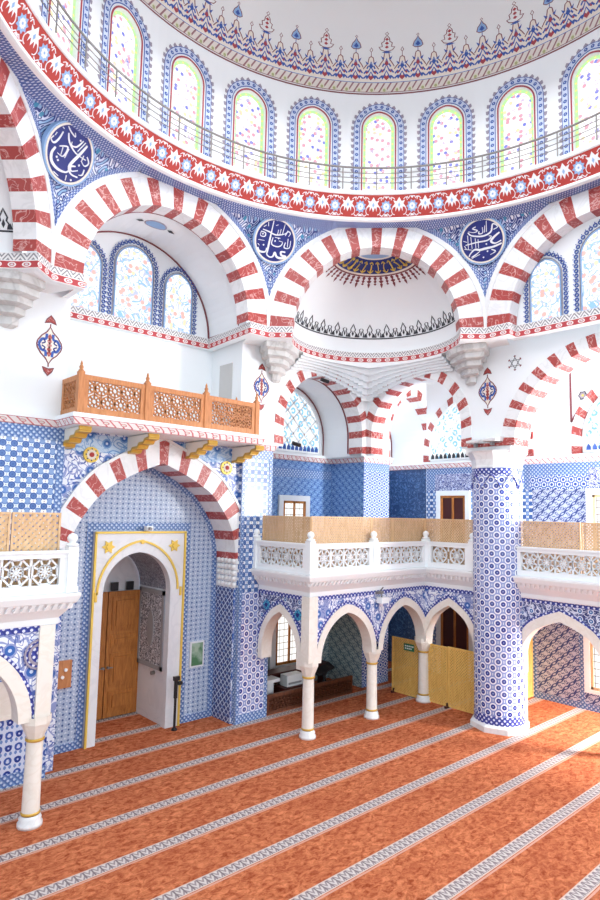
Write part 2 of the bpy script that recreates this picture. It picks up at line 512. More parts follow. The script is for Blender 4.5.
def smooth_line(pts, k=4):
    out = []
    for i in range(len(pts) - 1):
        p0 = pts[max(0, i - 1)]; p1 = pts[i]; p2 = pts[i + 1]; p3 = pts[min(len(pts) - 1, i + 2)]
        for j in range(k):
            t = j / k
            out.append(tuple(.5 * (2 * p1[e] + (p2[e] - p0[e]) * t + (2 * p0[e] - 5 * p1[e] + 4 * p2[e] - p3[e]) * t * t + (3 * p1[e] - p0[e] - 3 * p2[e] + p3[e]) * t ** 3) for e in (0, 1)))
    out.append(pts[-1]); return out
def arc(cx, hw, zs, rise, n=24, z0=None):
    """arch outline from the left foot over the top to the right foot; pointed when rise > hw"""
    P = []
    if rise <= hw * 1.02:
        P = [(cx - hw * math.cos(PI * i / n), zs + rise * math.sin(PI * i / n)) for i in range(n + 1)]
    else:
        R = (hw * hw + rise * rise) / (2 * hw); th = math.acos(max(-1, (R - hw) / R)); h = n // 2
        L = [(cx + (R - hw) - R * math.cos(th * i / h), zs + R * math.sin(th * i / h)) for i in range(h + 1)]
        P = L + [(2 * cx - a, b) for a, b in reversed(L[:-1])]
    if z0 is not None and z0 < zs - 1e-6: P = [(P[0][0], z0)] + P + [(P[-1][0], z0)]
    return P
def arc4(cx, hw, zs, rise, n=32, z0=None):
    """four-centred pointed arch"""
    K = smooth_line([(1, 1), (.985, .88), (.91, .645), (.69, .35), (.48, .207), (.25, .095), (0, 0)], 5)
    L = [(cx - hw * x, zs + rise * (1 - d)) for x, d in K]
    P = L + [(2 * cx - a, b) for a, b in reversed(L[:-1])]
    if z0 is not None and z0 < zs - 1e-6: P = [(P[0][0], z0)] + P + [(P[-1][0], z0)]
    return P
def at_len(P, t):
    """point at fraction t of the polyline's length"""
    ls = [math.hypot(P[i + 1][0] - P[i][0], P[i + 1][1] - P[i][1]) for i in range(len(P) - 1)]
    T = t * sum(ls)
    for i, l in enumerate(ls):
        if T <= l or i == len(ls) - 1:
            k = min(1, T / l) if l else 0
            return (P[i][0] + (P[i + 1][0] - P[i][0]) * k, P[i][1] + (P[i + 1][1] - P[i][1]) * k)
        T -= l

def wall(mb, F, a0, a1, b0, b1, holes=(), m=0, step=None, c=0.0):
    """wall rectangle with arch holes cut as outlines (lists of a,b from left foot to right foot, closing at b of feet)"""
    xs = {a0, a1}
    if step:
        n = max(1, int(round((a1 - a0) / step)))
        xs |= {a0 + (a1 - a0) * i / n for i in range(n + 1)}
    for h in holes: xs |= {p[0] for p in h if a0 <= p[0] <= a1}
    xs = sorted(xs); X2 = [xs[0]]
    for x in xs[1:]:
        if x - X2[-1] > 1e-4: X2.append(x)
    def top(h, a):
        t = None
        for i in range(len(h) - 1):
            p, q = h[i], h[i + 1]
            lo, hi = min(p[0], q[0]), max(p[0], q[0])
            if hi - lo > 1e-6 and lo - 1e-6 <= a <= hi + 1e-6:
                z = p[1] + (q[1] - p[1]) * (a - p[0]) / (q[0] - p[0])
                t = z if t is None else max(t, z)
        return t
    for x0, x1 in zip(X2, X2[1:]):
        mid = (x0 + x1) / 2; segs = [(b0, b0, b1, b1)]
        for h in holes:
            lo = min(p[0] for p in h); hi = max(p[0] for p in h)
            if lo < mid < hi:
                zb = min(h[0][1], h[-1][1]); t0, t1 = top(h, x0), top(h, x1)
                if t0 is None: t0 = h[0][1] if abs(x0 - h[0][0]) < 1e-3 else t1
                if t1 is None: t1 = h[-1][1] if abs(x1 - h[-1][0]) < 1e-3 else t0
                s2 = []
                for (p0, p1, q0, q1) in segs:
                    if zb > p0 + 1e-4: s2.append((p0, p1, zb, zb))
                    if q0 > t0 or q1 > t1: s2.append((t0, t1, q0, q1))
                segs = s2
        for (p0, p1, q0, q1) in segs:
            mb.face([F(x0, p0, c), F(x1, p1, c), F(x1, q1, c), F(x0, q0, c)], m, [(x0, p0), (x1, p1), (x1, q1), (x0, q0)])
def reveal(mb, F, P, c0, c1, m=0, smooth=True):
    """soffit surface along an outline from depth c0 to c1"""
    L = 0.0
    for i in range(len(P) - 1):
        l = math.hypot(P[i + 1][0] - P[i][0], P[i + 1][1] - P[i][1])
        mb.face([F(*P[i], c0), F(*P[i + 1], c0), F(*P[i + 1], c1), F(*P[i], c1)], m,
                [(L, c0), (L + l, c0), (L + l, c1), (L, c1)], smooth)
        L += l

def striped_arch(label, F, outer, inner, n, depth, proud=.02, trim=None, group='striped red and white arches', name='striped_arch'):
    """alternating red and white voussoirs: front, soffit and extrados, with an optional white trim ring"""
    mid = F(*at_len(inner, .5), 0)
    t = thing(name, label, 'arch', F(*inner[0], 0), group)
    mb = MB(); k = 3
    nr = (n + 1) // 2; un = nr * .84 + (n - nr) * 1.16; cur = 0.0
    for i in range(n):
        red = i % 2 == 0
        w_ = (.84 if red else 1.16) / un
        for j in range(k):
            t0, t1 = cur + w_ * j / k, cur + w_ * (j + 1) / k
            o0, o1, i0, i1 = at_len(outer, t0), at_len(outer, t1), at_len(inner, t0), at_len(inner, t1)
            m = 0 if red else 1
            mb.face([F(*i0, proud), F(*i1, proud), F(*o1, proud), F(*o0, proud)], m)
            mb.face([F(*i0, proud), F(*i1, proud), F(*i1, -depth), F(*i0, -depth)], m)
            mb.face([F(*o0, proud), F(*o1, proud), F(*o1, -.05), F(*o0, -.05)], m)
        cur += w_
    mb.build('voussoirs', ['rstone', 'wstone'], t)
    if trim:
        m2 = MB(); cen = [(p[0], p[1]) for p in outer]
        q = []
        for i, p in enumerate(outer):
            a = outer[max(0, i - 1)]; b = outer[min(len(outer) - 1, i + 1)]
            dx, dy = b[0] - a[0], b[1] - a[1]; l = math.hypot(dx, dy) or 1
            q.append((p[0] - dy / l * trim, p[1] + dx / l * trim))
        for i in range(len(outer) - 1):
            m2.face([F(*outer[i], proud + .02), F(*outer[i + 1], proud + .02), F(*q[i + 1], proud + .02), F(*q[i], proud + .02)])
            m2.face([F(*q[i], proud + .02), F(*q[i + 1], proud + .02), F(*q[i + 1], -.1), F(*q[i], -.1)])
            m2.face([F(*outer[i], proud + .02), F(*outer[i + 1], proud + .02), F(*outer[i + 1], -.01), F(*outer[i], -.01)])
        m2.build('trim', 'wstone', t)
    return t

def strip_path(mb, pts, z0, z1, m=0, tilt=0.0, u0=0.0):
    """vertical band following plan points (UV: u along, v 0..1 across)"""
    u = u0
    for i in range(len(pts) - 1):
        p, q = V((*pts[i], 0)), V((*pts[i + 1], 0)); l = (q - p).length
        mb.face([(p.x, p.y, z0), (q.x, q.y, z0), (q.x, q.y, z1), (p.x, p.y, z1)], m, [(u, 0), (u + l, 0), (u + l, 1), (u, 1)])
        u += l
def offset_path(pts, d):
    """offset a plan polyline to its right-hand side by d"""
    out = []; n = len(pts)
    for i in range(n):
        dirs = []
        if i: dirs.append((V(pts[i]) - V(pts[i - 1])).normalized())
        if i < n - 1: dirs.append((V(pts[i + 1]) - V(pts[i])).normalized())
        ns = [V((q.y, -q.x)) for q in dirs]
        b = ns[0] if len(ns) == 1 else (ns[0] + ns[1]).normalized()
        k = d / max(.4, b.dot(ns[0]))
        out.append((pts[i][0] + b.x * k, pts[i][1] + b.y * k))
    return out
def sweep(mb, pts, prof, ms=None, ends=True):
    """prof: list of (out, z); follows plan points, out to the right-hand side"""
    R = [offset_path(pts, o) for o, z in prof]
    us = [0.0]
    for i in range(len(pts) - 1): us.append(us[-1] + (V(pts[i + 1]) - V(pts[i])).length)
    for j in range(len(prof) - 1):
        for i in range(len(pts) - 1):
            a, b, c, d = R[j][i], R[j][i + 1], R[j + 1][i + 1], R[j + 1][i]
            mb.face([(*a, prof[j][1]), (*b, prof[j][1]), (*c, prof[j + 1][1]), (*d, prof[j + 1][1])], ms[j] if ms else 0,
                    [(us[i], 0), (us[i + 1], 0), (us[i + 1], 1), (us[i], 1)])
    if ends:
        for i in (0, len(pts) - 1):
            mb.face([(*R[j][i], prof[j][1]) for j in range(len(prof))], 0)

# ------------------------------------------------------------------ camera, world, light
f_px, yaw, pitch, roll = 614.1, .8336, .1016, .0211
CAMP = V((-6.452, -4.963, 4.925))
Fd = V((math.cos(pitch) * math.cos(yaw), math.cos(pitch) * math.sin(yaw), math.sin(pitch)))
r0 = V((math.sin(yaw), -math.cos(yaw), 0)); u0 = r0.cross(Fd)
rr = r0 * math.cos(roll) + u0 * math.sin(roll); uu = u0 * math.cos(roll) - r0 * math.sin(roll)
cam = bpy.data.cameras.new('camera'); co = bpy.data.objects.new('camera', cam); COL.objects.link(co)
cam.sensor_fit = 'HORIZONTAL'; cam.sensor_width = 36; cam.lens = 36 * f_px / 600
cam.clip_end = 200
mw = Matrix((rr, uu, -Fd)).transposed().to_4x4(); mw.translation = CAMP
co.matrix_world = mw
SC.camera = co
w = bpy.data.worlds.new('world'); SC.world = w; w.use_nodes = True
w.node_tree.nodes['Background'].inputs[0].default_value = (.80, .91, 1, 1)
w.node_tree.nodes['Background'].inputs[1].default_value = 1.3
SC.view_settings.view_transform = 'Standard'; SC.view_settings.look = 'None'
SC.view_settings.exposure = 0.30; SC.view_settings.gamma = 1; SC.view_settings.use_curve_mapping = False
def area(name, loc, to, sx, sy, power, col=(1, 1, 1)):
    l = bpy.data.lights.new(name, 'AREA'); l.shape = 'RECTANGLE'; l.size = sx; l.size_y = sy; l.energy = power; l.color = col
    o = bpy.data.objects.new(name, l); COL.objects.link(o); o.location = loc
    o.rotation_euler = (V(to) - V(loc)).to_track_quat('-Z', 'Y').to_euler()
    return o
area('daylight_aisle_window', (10.1, -3.0, 4.0), (8.6, 2.6, 1.0), 2.4, 4.0, 2300, (1, .98, .95))
sp = area('daylight_floor_window', (10.1, -2.4, 3.2), (9.0, 1.2, 0), 1.4, 2.2, 1100, (1, .98, .95)); sp.data.spread = math.radians(75)
area('daylight_aisle_lunette', (9.9, -2.6, 7.8), (6.9, 2.2, 7.4), 1.6, 1.4, 330, (1, 1, 1))
for i, dg_ in enumerate((188, 207, 243, 262)):
    a_ = math.radians(dg_); area('daylight_dome_window', (5.2 * math.cos(a_), 5.2 * math.sin(a_), 13.3), (-3.6 * math.cos(a_), -3.6 * math.sin(a_), 9.6), .9, 2.0, 50, (.80, .92, 1))  # cool fill lamps added on the unseen, windowless side of the drum
area('daylight_corner_window', (9.3, 8.4, 8.0), (8.6, 6.0, 5.0), 1.0, 1.2, 28, (.82, .93, 1))
area('daylight_dome_windows', (0, 0, 14.0), (0.5, 0.5, 0), 7.0, 7.0, 420, (.96, .98, 1))

# ------------------------------------------------------------------ floor
mb = MB(); mb.face([(-14, -14, 0), (10.3, -14, 0), (10.3, 9.3, 0), (-14, 9.3, 0)], 0, [(-14, -14), (10.3, -14), (10.3, 9.3), (-14, 9.3)])
struct('floor', mb, 'carpet', 'red prayer carpet with grey patterned row lines', 'floor')

# ------------------------------------------------------------------ dome, drum, ring band
RD, ZL = 5.68, 14.85
TH0 = math.radians(45.1)
def F_ring(a, b, c=0.0):
    th = a / 5.75; rho = 5.84 - .22 * b / .46 - c
    return V((rho * math.cos(th), rho * math.sin(th), 11.87 + b))
def F_drum(a, b, c=0.0):
    th = a / RD; return V(((RD - c) * math.cos(th), (RD - c) * math.sin(th), b))
def F_dome(a, b, c=0.0):
    th = a / RD; ph = b / RD; r = RD - c
    return V((r * math.cos(ph) * math.cos(th), r * math.cos(ph) * math.sin(th), ZL + r * math.sin(ph)))

mb = MB(); mb.lathe([(RD * math.cos(math.radians(p)), ZL + RD * math.sin(math.radians(p))) for p in [0, 3, 6, 9, 12, 16, 20, 26, 32, 40, 50, 60, 70, 80, 90]], 0, 0, 96)
tag(mb.build('ceiling_dome', 'dome'), 'plain off-white main dome above the painted crown border', 'ceiling', kind='structure')

MT['chain3'] = (lambda: None)
def m_band3():
    M = Mat('brown_green_flower_band', .7, .3); u, v = M.uv()
    a = ((u / .3).fr() - .5); b = ((v / .24).fr() - .5)
    d = (a * a * 4.0 + b * b * 2.0).sqrt()
    c = M.mix(((u / .15).fr() + v * 4.0).fr().lt(.28), 'ddd6cf', '966f72')
    c = M.mix(d.lt(.42), c, 'd9d6c2'); c = M.mix(d.lt(.22), c, 'a9ad7d')
    return M.base(c)
MT['chain3'] = m_band3()

# painted crown of the dome
F_dome0 = F_dome
mb = MB()
n24 = 24; per = 2 * PI * RD / n24; A0 = math.radians(43.4) * RD
def dome_band(b0, b1, m, c=.006, seg=144):
    for i in range(seg):
        a0, a1 = 2 * PI * RD * i / seg, 2 * PI * RD * (i + 1) / seg
        mb.face([F_dome(a0, b0, c), F_dome(a0, b1, c), F_dome(a1, b1, c), F_dome(a1, b0, c)], m, [(a0, b0), (a0, b1), (a1, b1), (a1, b0)])
dome_band(.0, .035, 0); dome_band(.075, .30, 4); dome_band(.06, .075, 0); dome_band(.30, .315, 1)
def tooth(cx, w, h, kind):
    b = .33
    o = [(cx - w, b), (cx - w, b + h * .5), (cx - w * .72, b + h * .62), (cx - w * .42, b + h * .72), (cx - .05, b + h - .03), (cx, b + h), (cx + .05, b + h - .03), (cx + w * .42, b + h * .72), (cx + w * .72, b + h * .62), (cx + w, b + h * .5), (cx + w, b)]
    mb.ribbon(F_dome, o[1:-1], .02, .0, .009, 0)
    mb.poly(F_dome, o, .004, 3)
    # blue chevron arabesques and red hearts
    for k, s in ((0, 1.0), (1, .95), (2, .55)):
        y_ = b + .07 + h * .2 * k
        c = [(cx - w * .97 * s, y_), (cx - w * .6 * s, y_ + .07), (cx - w * .4 * s, y_ + .04), (cx, y_ + h * .27), (cx + w * .4 * s, y_ + .04), (cx + w * .6 * s, y_ + .07), (cx + w * .97 * s, y_)]
        mb.ribbon(F_dome, c, .034, 0, .012, 1)
    for s in (-1, 1):
        mb.poly(F_dome, [(cx + s * w * .5, b + .05), (cx + s * w * .72, b + .12), (cx + s * w * .5, b + .16), (cx + s * w * .28, b + .12)], .01, 1)
        mb.poly(F_dome, [(cx + s * .05, b + h - .17), (cx + s * .14, b + h - .11), (cx + s * .1, b + h - .2)], .01, 1)
    for dx_, y_, q_ in ((0, b + .03, .075), (w * .55, b + h * .30, .05), (-w * .55, b + h * .30, .05)):
        mb.poly(F_dome, [(cx + dx_, y_), (cx + dx_ + q_, y_ + q_), (cx + dx_ + q_ * .5, y_ + q_ * 1.8), (cx + dx_, y_ + q_ * 1.3), (cx + dx_ - q_ * .5, y_ + q_ * 1.8), (cx + dx_ - q_, y_ + q_)], .011, 2)
    mb.poly(F_dome, [(cx, b + h * .52), (cx + .05, b + h * .6), (cx, b + h * .7), (cx - .05, b + h * .6)], .014, 2 if kind else 1)
def loops(cx, b, s, m, n=0):
    """outline ornament above a tooth"""
    F_dome = lambda a, y, c=0.0: F_dome0(a, b + (y - b) * (1, .78, .72)[n], c)
    if n == 0:      # small spike
        mb.ribbon(F_dome, [(cx, b), (cx, b + .1)], .014, 0, .008, 0)
        mb.ribbon(F_dome, [(cx, b + .1), (cx + .035, b + .14), (cx, b + .2), (cx - .035, b + .14)], .016, 0, .008, 0, True)
    elif n == 1:    # blue bud
        mb.ribbon(F_dome, [(cx, b), (cx, b + .14)], .016, 0, .008, 1)
        o = [(cx - .06, b + .12), (cx - .12, b + .17), (cx - .09, b + .28), (cx - .03, b + .36), (cx, b + .44), (cx + .03, b + .36), (cx + .09, b + .28), (cx + .12, b + .17), (cx + .06, b + .12)]
        mb.poly(F_dome, o, .006, 5); mb.ribbon(F_dome, o, .018, 0, .01, 0, True)
        mb.poly(F_dome, [(cx, b + .15), (cx + .06, b + .2), (cx, b + .3), (cx - .06, b + .2)], .01, 1)
        mb.ribbon(F_dome, [(cx, b + .44), (cx + .03, b + .47), (cx, b + .51), (cx - .03, b + .47)], .014, 0, .008, 0, True)
    else:           # large brown finial
        o = [(cx - .05, b + .04), (cx - .14, b + .08), (cx - .19, b + .17), (cx - .11, b + .18), (cx - .13, b + .30), (cx - .07, b + .34), (cx - .06, b + .44), (cx, b + .53), (cx + .06, b + .44), (cx + .07, b + .34), (cx + .13, b + .30), (cx + .11, b + .18), (cx + .19, b + .17), (cx + .14, b + .08), (cx + .05, b + .04)]
        mb.ribbon(F_dome, o, .02, 0, .009, 0, True)
        for k in (.12, .24, .36):
            mb.poly(F_dome, [(cx, b + k), (cx + .05, b + k + .04), (cx, b + k + .1), (cx - .05, b + k + .04)], .008, 2)
        mb.poly(F_dome, [(cx - .12, b + .0), (cx, b + .05), (cx + .12, b + .0), (cx, b - .03)], .01, 1)
        mb.ribbon(F_dome, [(cx, b + .53), (cx + .04, b + .57), (cx, b + .63), (cx - .04, b + .57)], .016, 0, .008, 0, True)
for i in range(n24):
    c = A0 + i * per; q = per / 4
    tooth(c, q / 2, .72, 1); loops(c, 1.02, 1, 0, 2)
    tooth(c + q, q / 2, .60, 0); loops(c + q, .93, 1, 0, 0)
    tooth(c + 2 * q, q / 2, .68, 1); loops(c + 2 * q, 1.0, 1, 0, 1)
    tooth(c + 3 * q, q / 2, .60, 0); loops(c + 3 * q, .93, 1, 0, 0)
tag(mb.build('painted_dome_border', ['brown_line', 'blue', 'red_line', 'cream', 'chain3', 'ltblue']), 'painted blue and red crown border running round the dome base', 'painted border', kind='thing')

# drum with the ring of arched windows
NW = 23; WS = 2 * PI * RD / NW
def drum_hole(k):
    return arc(TH0 * RD + k * WS, .36, 13.98, .40, 16, 12.5)
mb = MB()
K = range(-7, 8)
a_lo, a_hi = TH0 * RD - 7.5 * WS, TH0 * RD + 7.5 * WS
wall(mb, F_drum, a_lo, a_hi, 12.36, ZL, [drum_hole(k) for k in K], 0, .2)
wall(mb, F_drum, a_hi, a_lo + 2 * PI * RD, 12.36, ZL, [], 0, .3)
struct('wall_drum', mb, 'plaster', 'white drum wall pierced by arched stained glass windows')
ordw = {-7: 'unseen', }
names = {4: 'first', 3: 'second', 2: 'third', 1: 'fourth', 0: 'fifth', -1: 'sixth', -2: 'seventh', -3: 'eighth', -4: 'ninth'}
for k in K:
    cx = TH0 * RD + k * WS
    nm = names.get(k)
    lab = ('%s arched stained glass dome window from the left, blue scalloped border' % nm) if nm else 'arched stained glass dome window beyond the picture edge, number %d from the centre' % k
    t = thing('window_%d' % (k + 8), lab, 'window', F_drum(cx, 12.5), 'stained glass windows round the dome drum', 'structure')
    g = MB(); h = drum_hole(k)
    inn = arc(cx, .295, 13.98, .335, 16, 12.5); mid = arc(cx, .345, 13.98, .385, 16, 12.5)
    wall(g, F_drum, cx - .27, cx + .27, 12.5, 14.35, [], 0, .15, c=-.1)
    o = MB()
    o.poly(F_drum, inn + [inn[0]][:0], -.095, 0)
    o.build('glass', 'g_dome', t)
    e = MB()
    wd = lambda P, Q, c, m, MBX: [MBX.face([F_drum(*P[i], c), F_drum(*P[i + 1], c), F_drum(*Q[i + 1], c), F_drum(*Q[i], c)], m, [P[i], P[i + 1], Q[i + 1], Q[i]]) for i in range(len(P) - 1)]
    wd(inn, h, -.09, 0, e)
    for i in range(26):
        p = at_len(arc(cx, .327, 13.98, .367, 24, 12.5), (i + .5) / 26)
        e.poly(F_drum, [(p[0] + .024 * math.cos(q * PI / 3), p[1] + .024 * math.sin(q * PI / 3)) for q in range(6)], -.085, 1)
    e.build('glass_edge', ['g_green', 'g_yellow'], t)
    e = MB(); reveal(e, F_drum, h, -.1, .0); e.build('jamb', 'white', t)
    e = MB(); l = arc(cx, .395, 13.98, .435, 20, 12.42); e.ribbon(F_drum, l, .03, -.005, .012, 0); e.build('red_outline', 'red_line', t)
    e = MB(); b0 = arc(cx, .455, 13.98, .50, 24, 12.42); b1 = arc(cx, .585, 13.98, .63, 24, 12.42)
    wd(b0, b1, .008, 4, e)
    e.ribbon(F_drum, b0, .016, 0, .012, 1); e.ribbon(F_drum, b1, .012, 0, .012, 1)
    mid = arc(cx, .52, 13.98, .565, 24, 12.42); ns = 34
    for i in range(ns):
        p = at_len(mid, (i + .5) / ns); q = at_len(arc(cx, .635, 13.98, .68, 24, 12.42), (i + .5) / ns)
        dx, dy = q[0] - p[0], q[1] - p[1]; L = math.hypot(dx, dy); dx, dy = dx / L, dy / L
        e.poly(F_drum, [(p[0] + .042 * math.cos(z * PI / 3), p[1] + .042 * math.sin(z * PI / 3)) for z in range(6)], .011, 1)
        e.poly(F_drum, [(p[0] + .014 * math.cos(z * PI / 2), p[1] + .014 * math.sin(z * PI / 2)) for z in range(4)], .014, 4)
        e.poly(F_drum, [(q[0] - dx * .06 - dy * .045, q[1] - dy * .06 + dx * .045), (q[0] - dx * .02 - dy * .05, q[1] - dy * .02 + dx * .05), (q[0] + dx * .035, q[1] + dy * .035), (q[0] - dx * .02 + dy * .05, q[1] - dy * .02 - dx * .05), (q[0] - dx * .06 + dy * .045, q[1] - dy * .06 - dx * .045)], .008, 2)
    e.build('scalloped_border', ['ltblue', 'blue', 'leafy', 'navy', 'paleblue'], t)

# red flower band of the ring
mb = MB()
mb.lathe([(5.84, 11.87), (5.62, 12.33)], 0, 0, 120, 0, smooth=True)
mb.lathe([(5.92, 11.80), (5.80, 11.79), (5.80, 11.86), (5.845, 11.875)], 0, 0, 120, 1)
mb.lathe([(5.625, 12.32), (5.585, 12.33), (5.585, 12.41), (5.70, 12.42)], 0, 0, 120, 1)
N6 = 60; pr = 2 * PI * 5.75 / N6; off0 = math.radians(43.2) * 5.75
def star(cx, cy, n, r1, r2, ph=0.0, sx=1.0):
    return [(cx + sx * (r1 if i % 2 == 0 else r2) * math.cos(ph + PI * i / n), cy + (r1 if i % 2 == 0 else r2) * math.sin(ph + PI * i / n)) for i in range(2 * n)]
for i in range(N6):
    c = off0 + i * pr
    mb.poly(F_ring, star(c, .22, 9, .135, .095), .006, 2)
    mb.poly(F_ring, star(c, .22, 9, .075, .06, .2), .010, 3)
    mb.poly(F_ring, [(c + .022 * math.cos(q), .22 + .022 * math.sin(q)) for q in (0, 1.05, 2.1, 3.14, 4.19, 5.24)], .013, 2)
    l = c + pr / 2
    L = [(0, -.14), (.05, -.03), (.10, -.13), (.10, -.02), (.2, -.04), (.12, .05), (.17, .13), (.07, .10), (0, .2), (-.07, .10), (-.17, .13), (-.12, .05), (-.2, -.04), (-.10, -.02), (-.10, -.13), (-.05, -.03)]
    mb.poly(F_ring, [(l + x * .82, .235 + y * .86) for x, y in L], .006, 3)
    mb.poly(F_ring, [(l, .20), (l + .03, .25), (l, .30), (l - .03, .25)], .010, 2)
    for s in (-1, 1):
        mb.ribbon(F_ring, smooth_line([(l + s * .13, .22), (l + s * .17, .15), (l + s * .15, .08), (l + s * .10, .06)]), .014, 0, .007, 3)
        mb.ribbon(F_ring, smooth_line([(l + s * .10, .36), (l + s * .16, .40), (l + s * .19, .34)]), .014, 0, .007, 3)
        mb.ribbon(F_ring, [(l + s * .16, .06), (l + s * .21, .03), (l + s * .26, .08), (l + s * .3, .05)], .018, 0, .007, 3)
        mb.ribbon(F_ring, [(l + s * .18, .41), (l + s * .22, .37), (l + s * .25, .42)], .018, 0, .007, 3)
    mb.poly(F_ring, [(c - .06, .03), (c, .075), (c + .06, .03)], .006, 3)
    mb.poly(F_ring, [(c - .05, .42), (c, .37), (c + .05, .42)], .006, 3)
MT['band_red'] = plain('band_red_paint', 'ad3c36', .6, .3)
tag(mb.build('painted_ring_band', ['band_red', 'white', 'ltblue', 'script']), 'red ring band with white leaves and pale blue rosettes under the drum', 'painted band', kind='thing')

# gallery railing round the drum
t = thing('dome_railing', 'thin steel safety railing running round the drum in front of the windows', 'railing', (0, 0, 12.4))
RR = 5.53
circ = lambda r, z, n=120: [(r * math.cos(2 * PI * i / n), r * math.sin(2 * PI * i / n), z) for i in range(n)]
m1 = MB(); m1.tube(circ(RR, 12.93), .022, 6, 0, True); m1.build('top_rail', 'metal', t)
for z in (12.56, 12.68, 12.80):
    m1 = MB(); m1.tube(circ(RR, z), .009, 5, 0, True); m1.build('rail', 'metal', t)
for i in range(44):
    th = math.radians(45.6) + 2 * PI * i / 44
    m1 = MB(); m1.tube([(RR * math.cos(th), RR * math.sin(th), 12.40), (RR * math.cos(th), RR * math.sin(th), 12.92)], .015, 6)
    m1.build('post', 'metal', t)

# ------------------------------------------------------------------ pendentives and roundels
def pend_pt(thc, th, tt, c=0.0):
    dl = abs(th - thc); d = PI / 8 - dl
    rb = 6.2 / math.cos(d); s = 6.2 * math.tan(d)
    zb = min(11.80, 9.35 + math.sqrt(max(0, 2.63 ** 2 - s * s)) if s < 2.63 else 9.35)
    rt, zt = 5.86, 11.82
    rho = rb + (rt - rb) * (1 - math.cos(tt * PI / 2)); z = zb + (zt - zb) * math.sin(tt * PI / 2)
    return V(((rho - c) * math.cos(th), (rho - c) * math.sin(th), z))
def pendentive(deg, label):
    thc = math.radians(deg); mb = MB(); n = 36; k = 14
    TH = [thc - PI / 8 + PI / 4 * (i / n) for i in range(n + 1)]
    P = [[pend_pt(thc, th, j / k) for j in range(k + 1)] for th in TH]
    mb.grid(P, 0, lambda i, j: (TH[i] * 6.2, P[i][j].z))
    # tile border along the ring and down the two arches
    for i in range(n):
        q = [pend_pt(thc, TH[i], 1, .012), pend_pt(thc, TH[i + 1], 1, .012)]
        lo = []
        for e in (0, 1):
            z1 = pend_pt(thc, TH[i + e], 0).z; h = max(.001, 11.82 - z1); z = max(z1, 11.82 - .10)
            st = min(1, max(0, (z - z1) / h)); tt = math.asin(st) / (PI / 2)
            lo.append(pend_pt(thc, TH[i + e], tt, .012))
        mb.face([lo[0], lo[1], q[1], q[0]], 1, [(TH[i] * 6, 0), (TH[i + 1] * 6, 0), (TH[i + 1] * 6, .15), (TH[i] * 6, .15)])
    for sgn in (-1, 1):
        pr_ = None
        for i in range(21):
            dl = PI / 8 * i / 20 * .94
            th = thc + sgn * dl
            a = pend_pt(thc, th, 0, .014)
            z1 = a.z; h = max(.001, 11.82 - z1)
            # inner edge of the strip: same height run shifted toward the centre line
            dl2 = max(0, dl - .017 * (1 if i < 17 else .6)); th2 = thc + sgn * dl2
            z2 = pend_pt(thc, th2, 0).z; zz = min(11.8, max(z2, z1 + .05)); st = min(1, (zz - z2) / max(.001, 11.82 - z2))
            b = pend_pt(thc, th2, math.asin(max(0, st)) / (PI / 2), .014)
            if pr_: mb.face([pr_[0], a, b, pr_[1]], 1, [(i * .13, 0), (i * .13 + .13, 0), (i * .13 + .13, .13), (i * .13, .13)])
            pr_ = (a, b)
    tag(mb.build('pendentive', ['t_pend', 't_pend_edge']), label, 'pendentive', kind='structure')
pendentive(112.5, 'leftmost navy arabesque pendentive below the red ring band')
pendentive(67.5, 'middle navy arabesque pendentive left of the corner arch')
pendentive(22.5, 'right navy arabesque pendentive between corner arch and right arch')
pendentive(157.5, 'navy arabesque pendentive beyond the left picture edge')
pendentive(-22.5, 'navy arabesque pendentive beyond the right picture edge')

class Fr3:
    def __init__(s, o, u, v, n): s.o, s.u, s.v, s.n = V(o), V(u).normalized(), V(v).normalized(), V(n).normalized()
    def __call__(s, a, b, c=0.0): return s.o + s.u * a + s.v * b + s.n * c
def roundel(deg, label, strokes, cx, cy, rx, ry, z=11.33, R=.47):
    thc = math.radians(deg)
    st = (z - 9.35) / (11.82 - 9.35); tau = math.asin(st)
    rho = 6.71 + (5.86 - 6.71) * (1 - math.cos(tau))
    drho, dz = -.85 * math.sin(tau), 2.47 * math.cos(tau); L = math.hypot(drho, dz); drho /= L; dz /= L
    er = V((math.cos(thc), math.sin(thc), 0)); ez = V((0, 0, 1))
    n = -(er * dz) + ez * drho
    vv = er * drho + ez * dz; uu_ = V((math.sin(thc), -math.cos(thc), 0))
    F = Fr3(er * rho + ez * z + n * .05, uu_, vv, n)
    t = thing('calligraphy_roundel', label, 'roundel', F(0, 0), 'navy calligraphy roundels between the arches')
    b = MB(); C = lambda r, k=48: [(r * math.cos(2 * PI * i / k), r * math.sin(2 * PI * i / k)) for i in range(k)]
    b.plate(F, C(R), -.10, .0, 0); b.build('disc', 'navy', t)
    b = MB(); b.ribbon(F, C(R + .012), .035, -.1, .015, 0, True); b.ribbon(F, C(R + .05), .03, -.1, .012, 1, True); b.build('rim', ['cream', 'ltblue'], t)
    b = MB()
    for wd_, pts in strokes:
        q = [((x - cx) / rx * R, (cy - y) / ry * R) for x, y in pts]
        q = [p if math.hypot(*p) < R * .95 else (p[0] * R * .95 / math.hypot(*p), p[1] * R * .95 / math.hypot(*p)) for p in q]
        if len(q) == 1:
            x, y = q[0]; r = .022
            b.plate(F, [(x, y + r), (x - r, y), (x, y - r), (x + r, y)], 0, .012)
        else:
            q = smooth_line(q) if len(q) > 2 else q
            b.ribbon(F, q, lambda s, w_=wd_: w_ * R * (.55 + .55 * math.sin(PI * min(1, s * 1.15 + .08))), 0, .012)
    b.build('script', 'script', t)
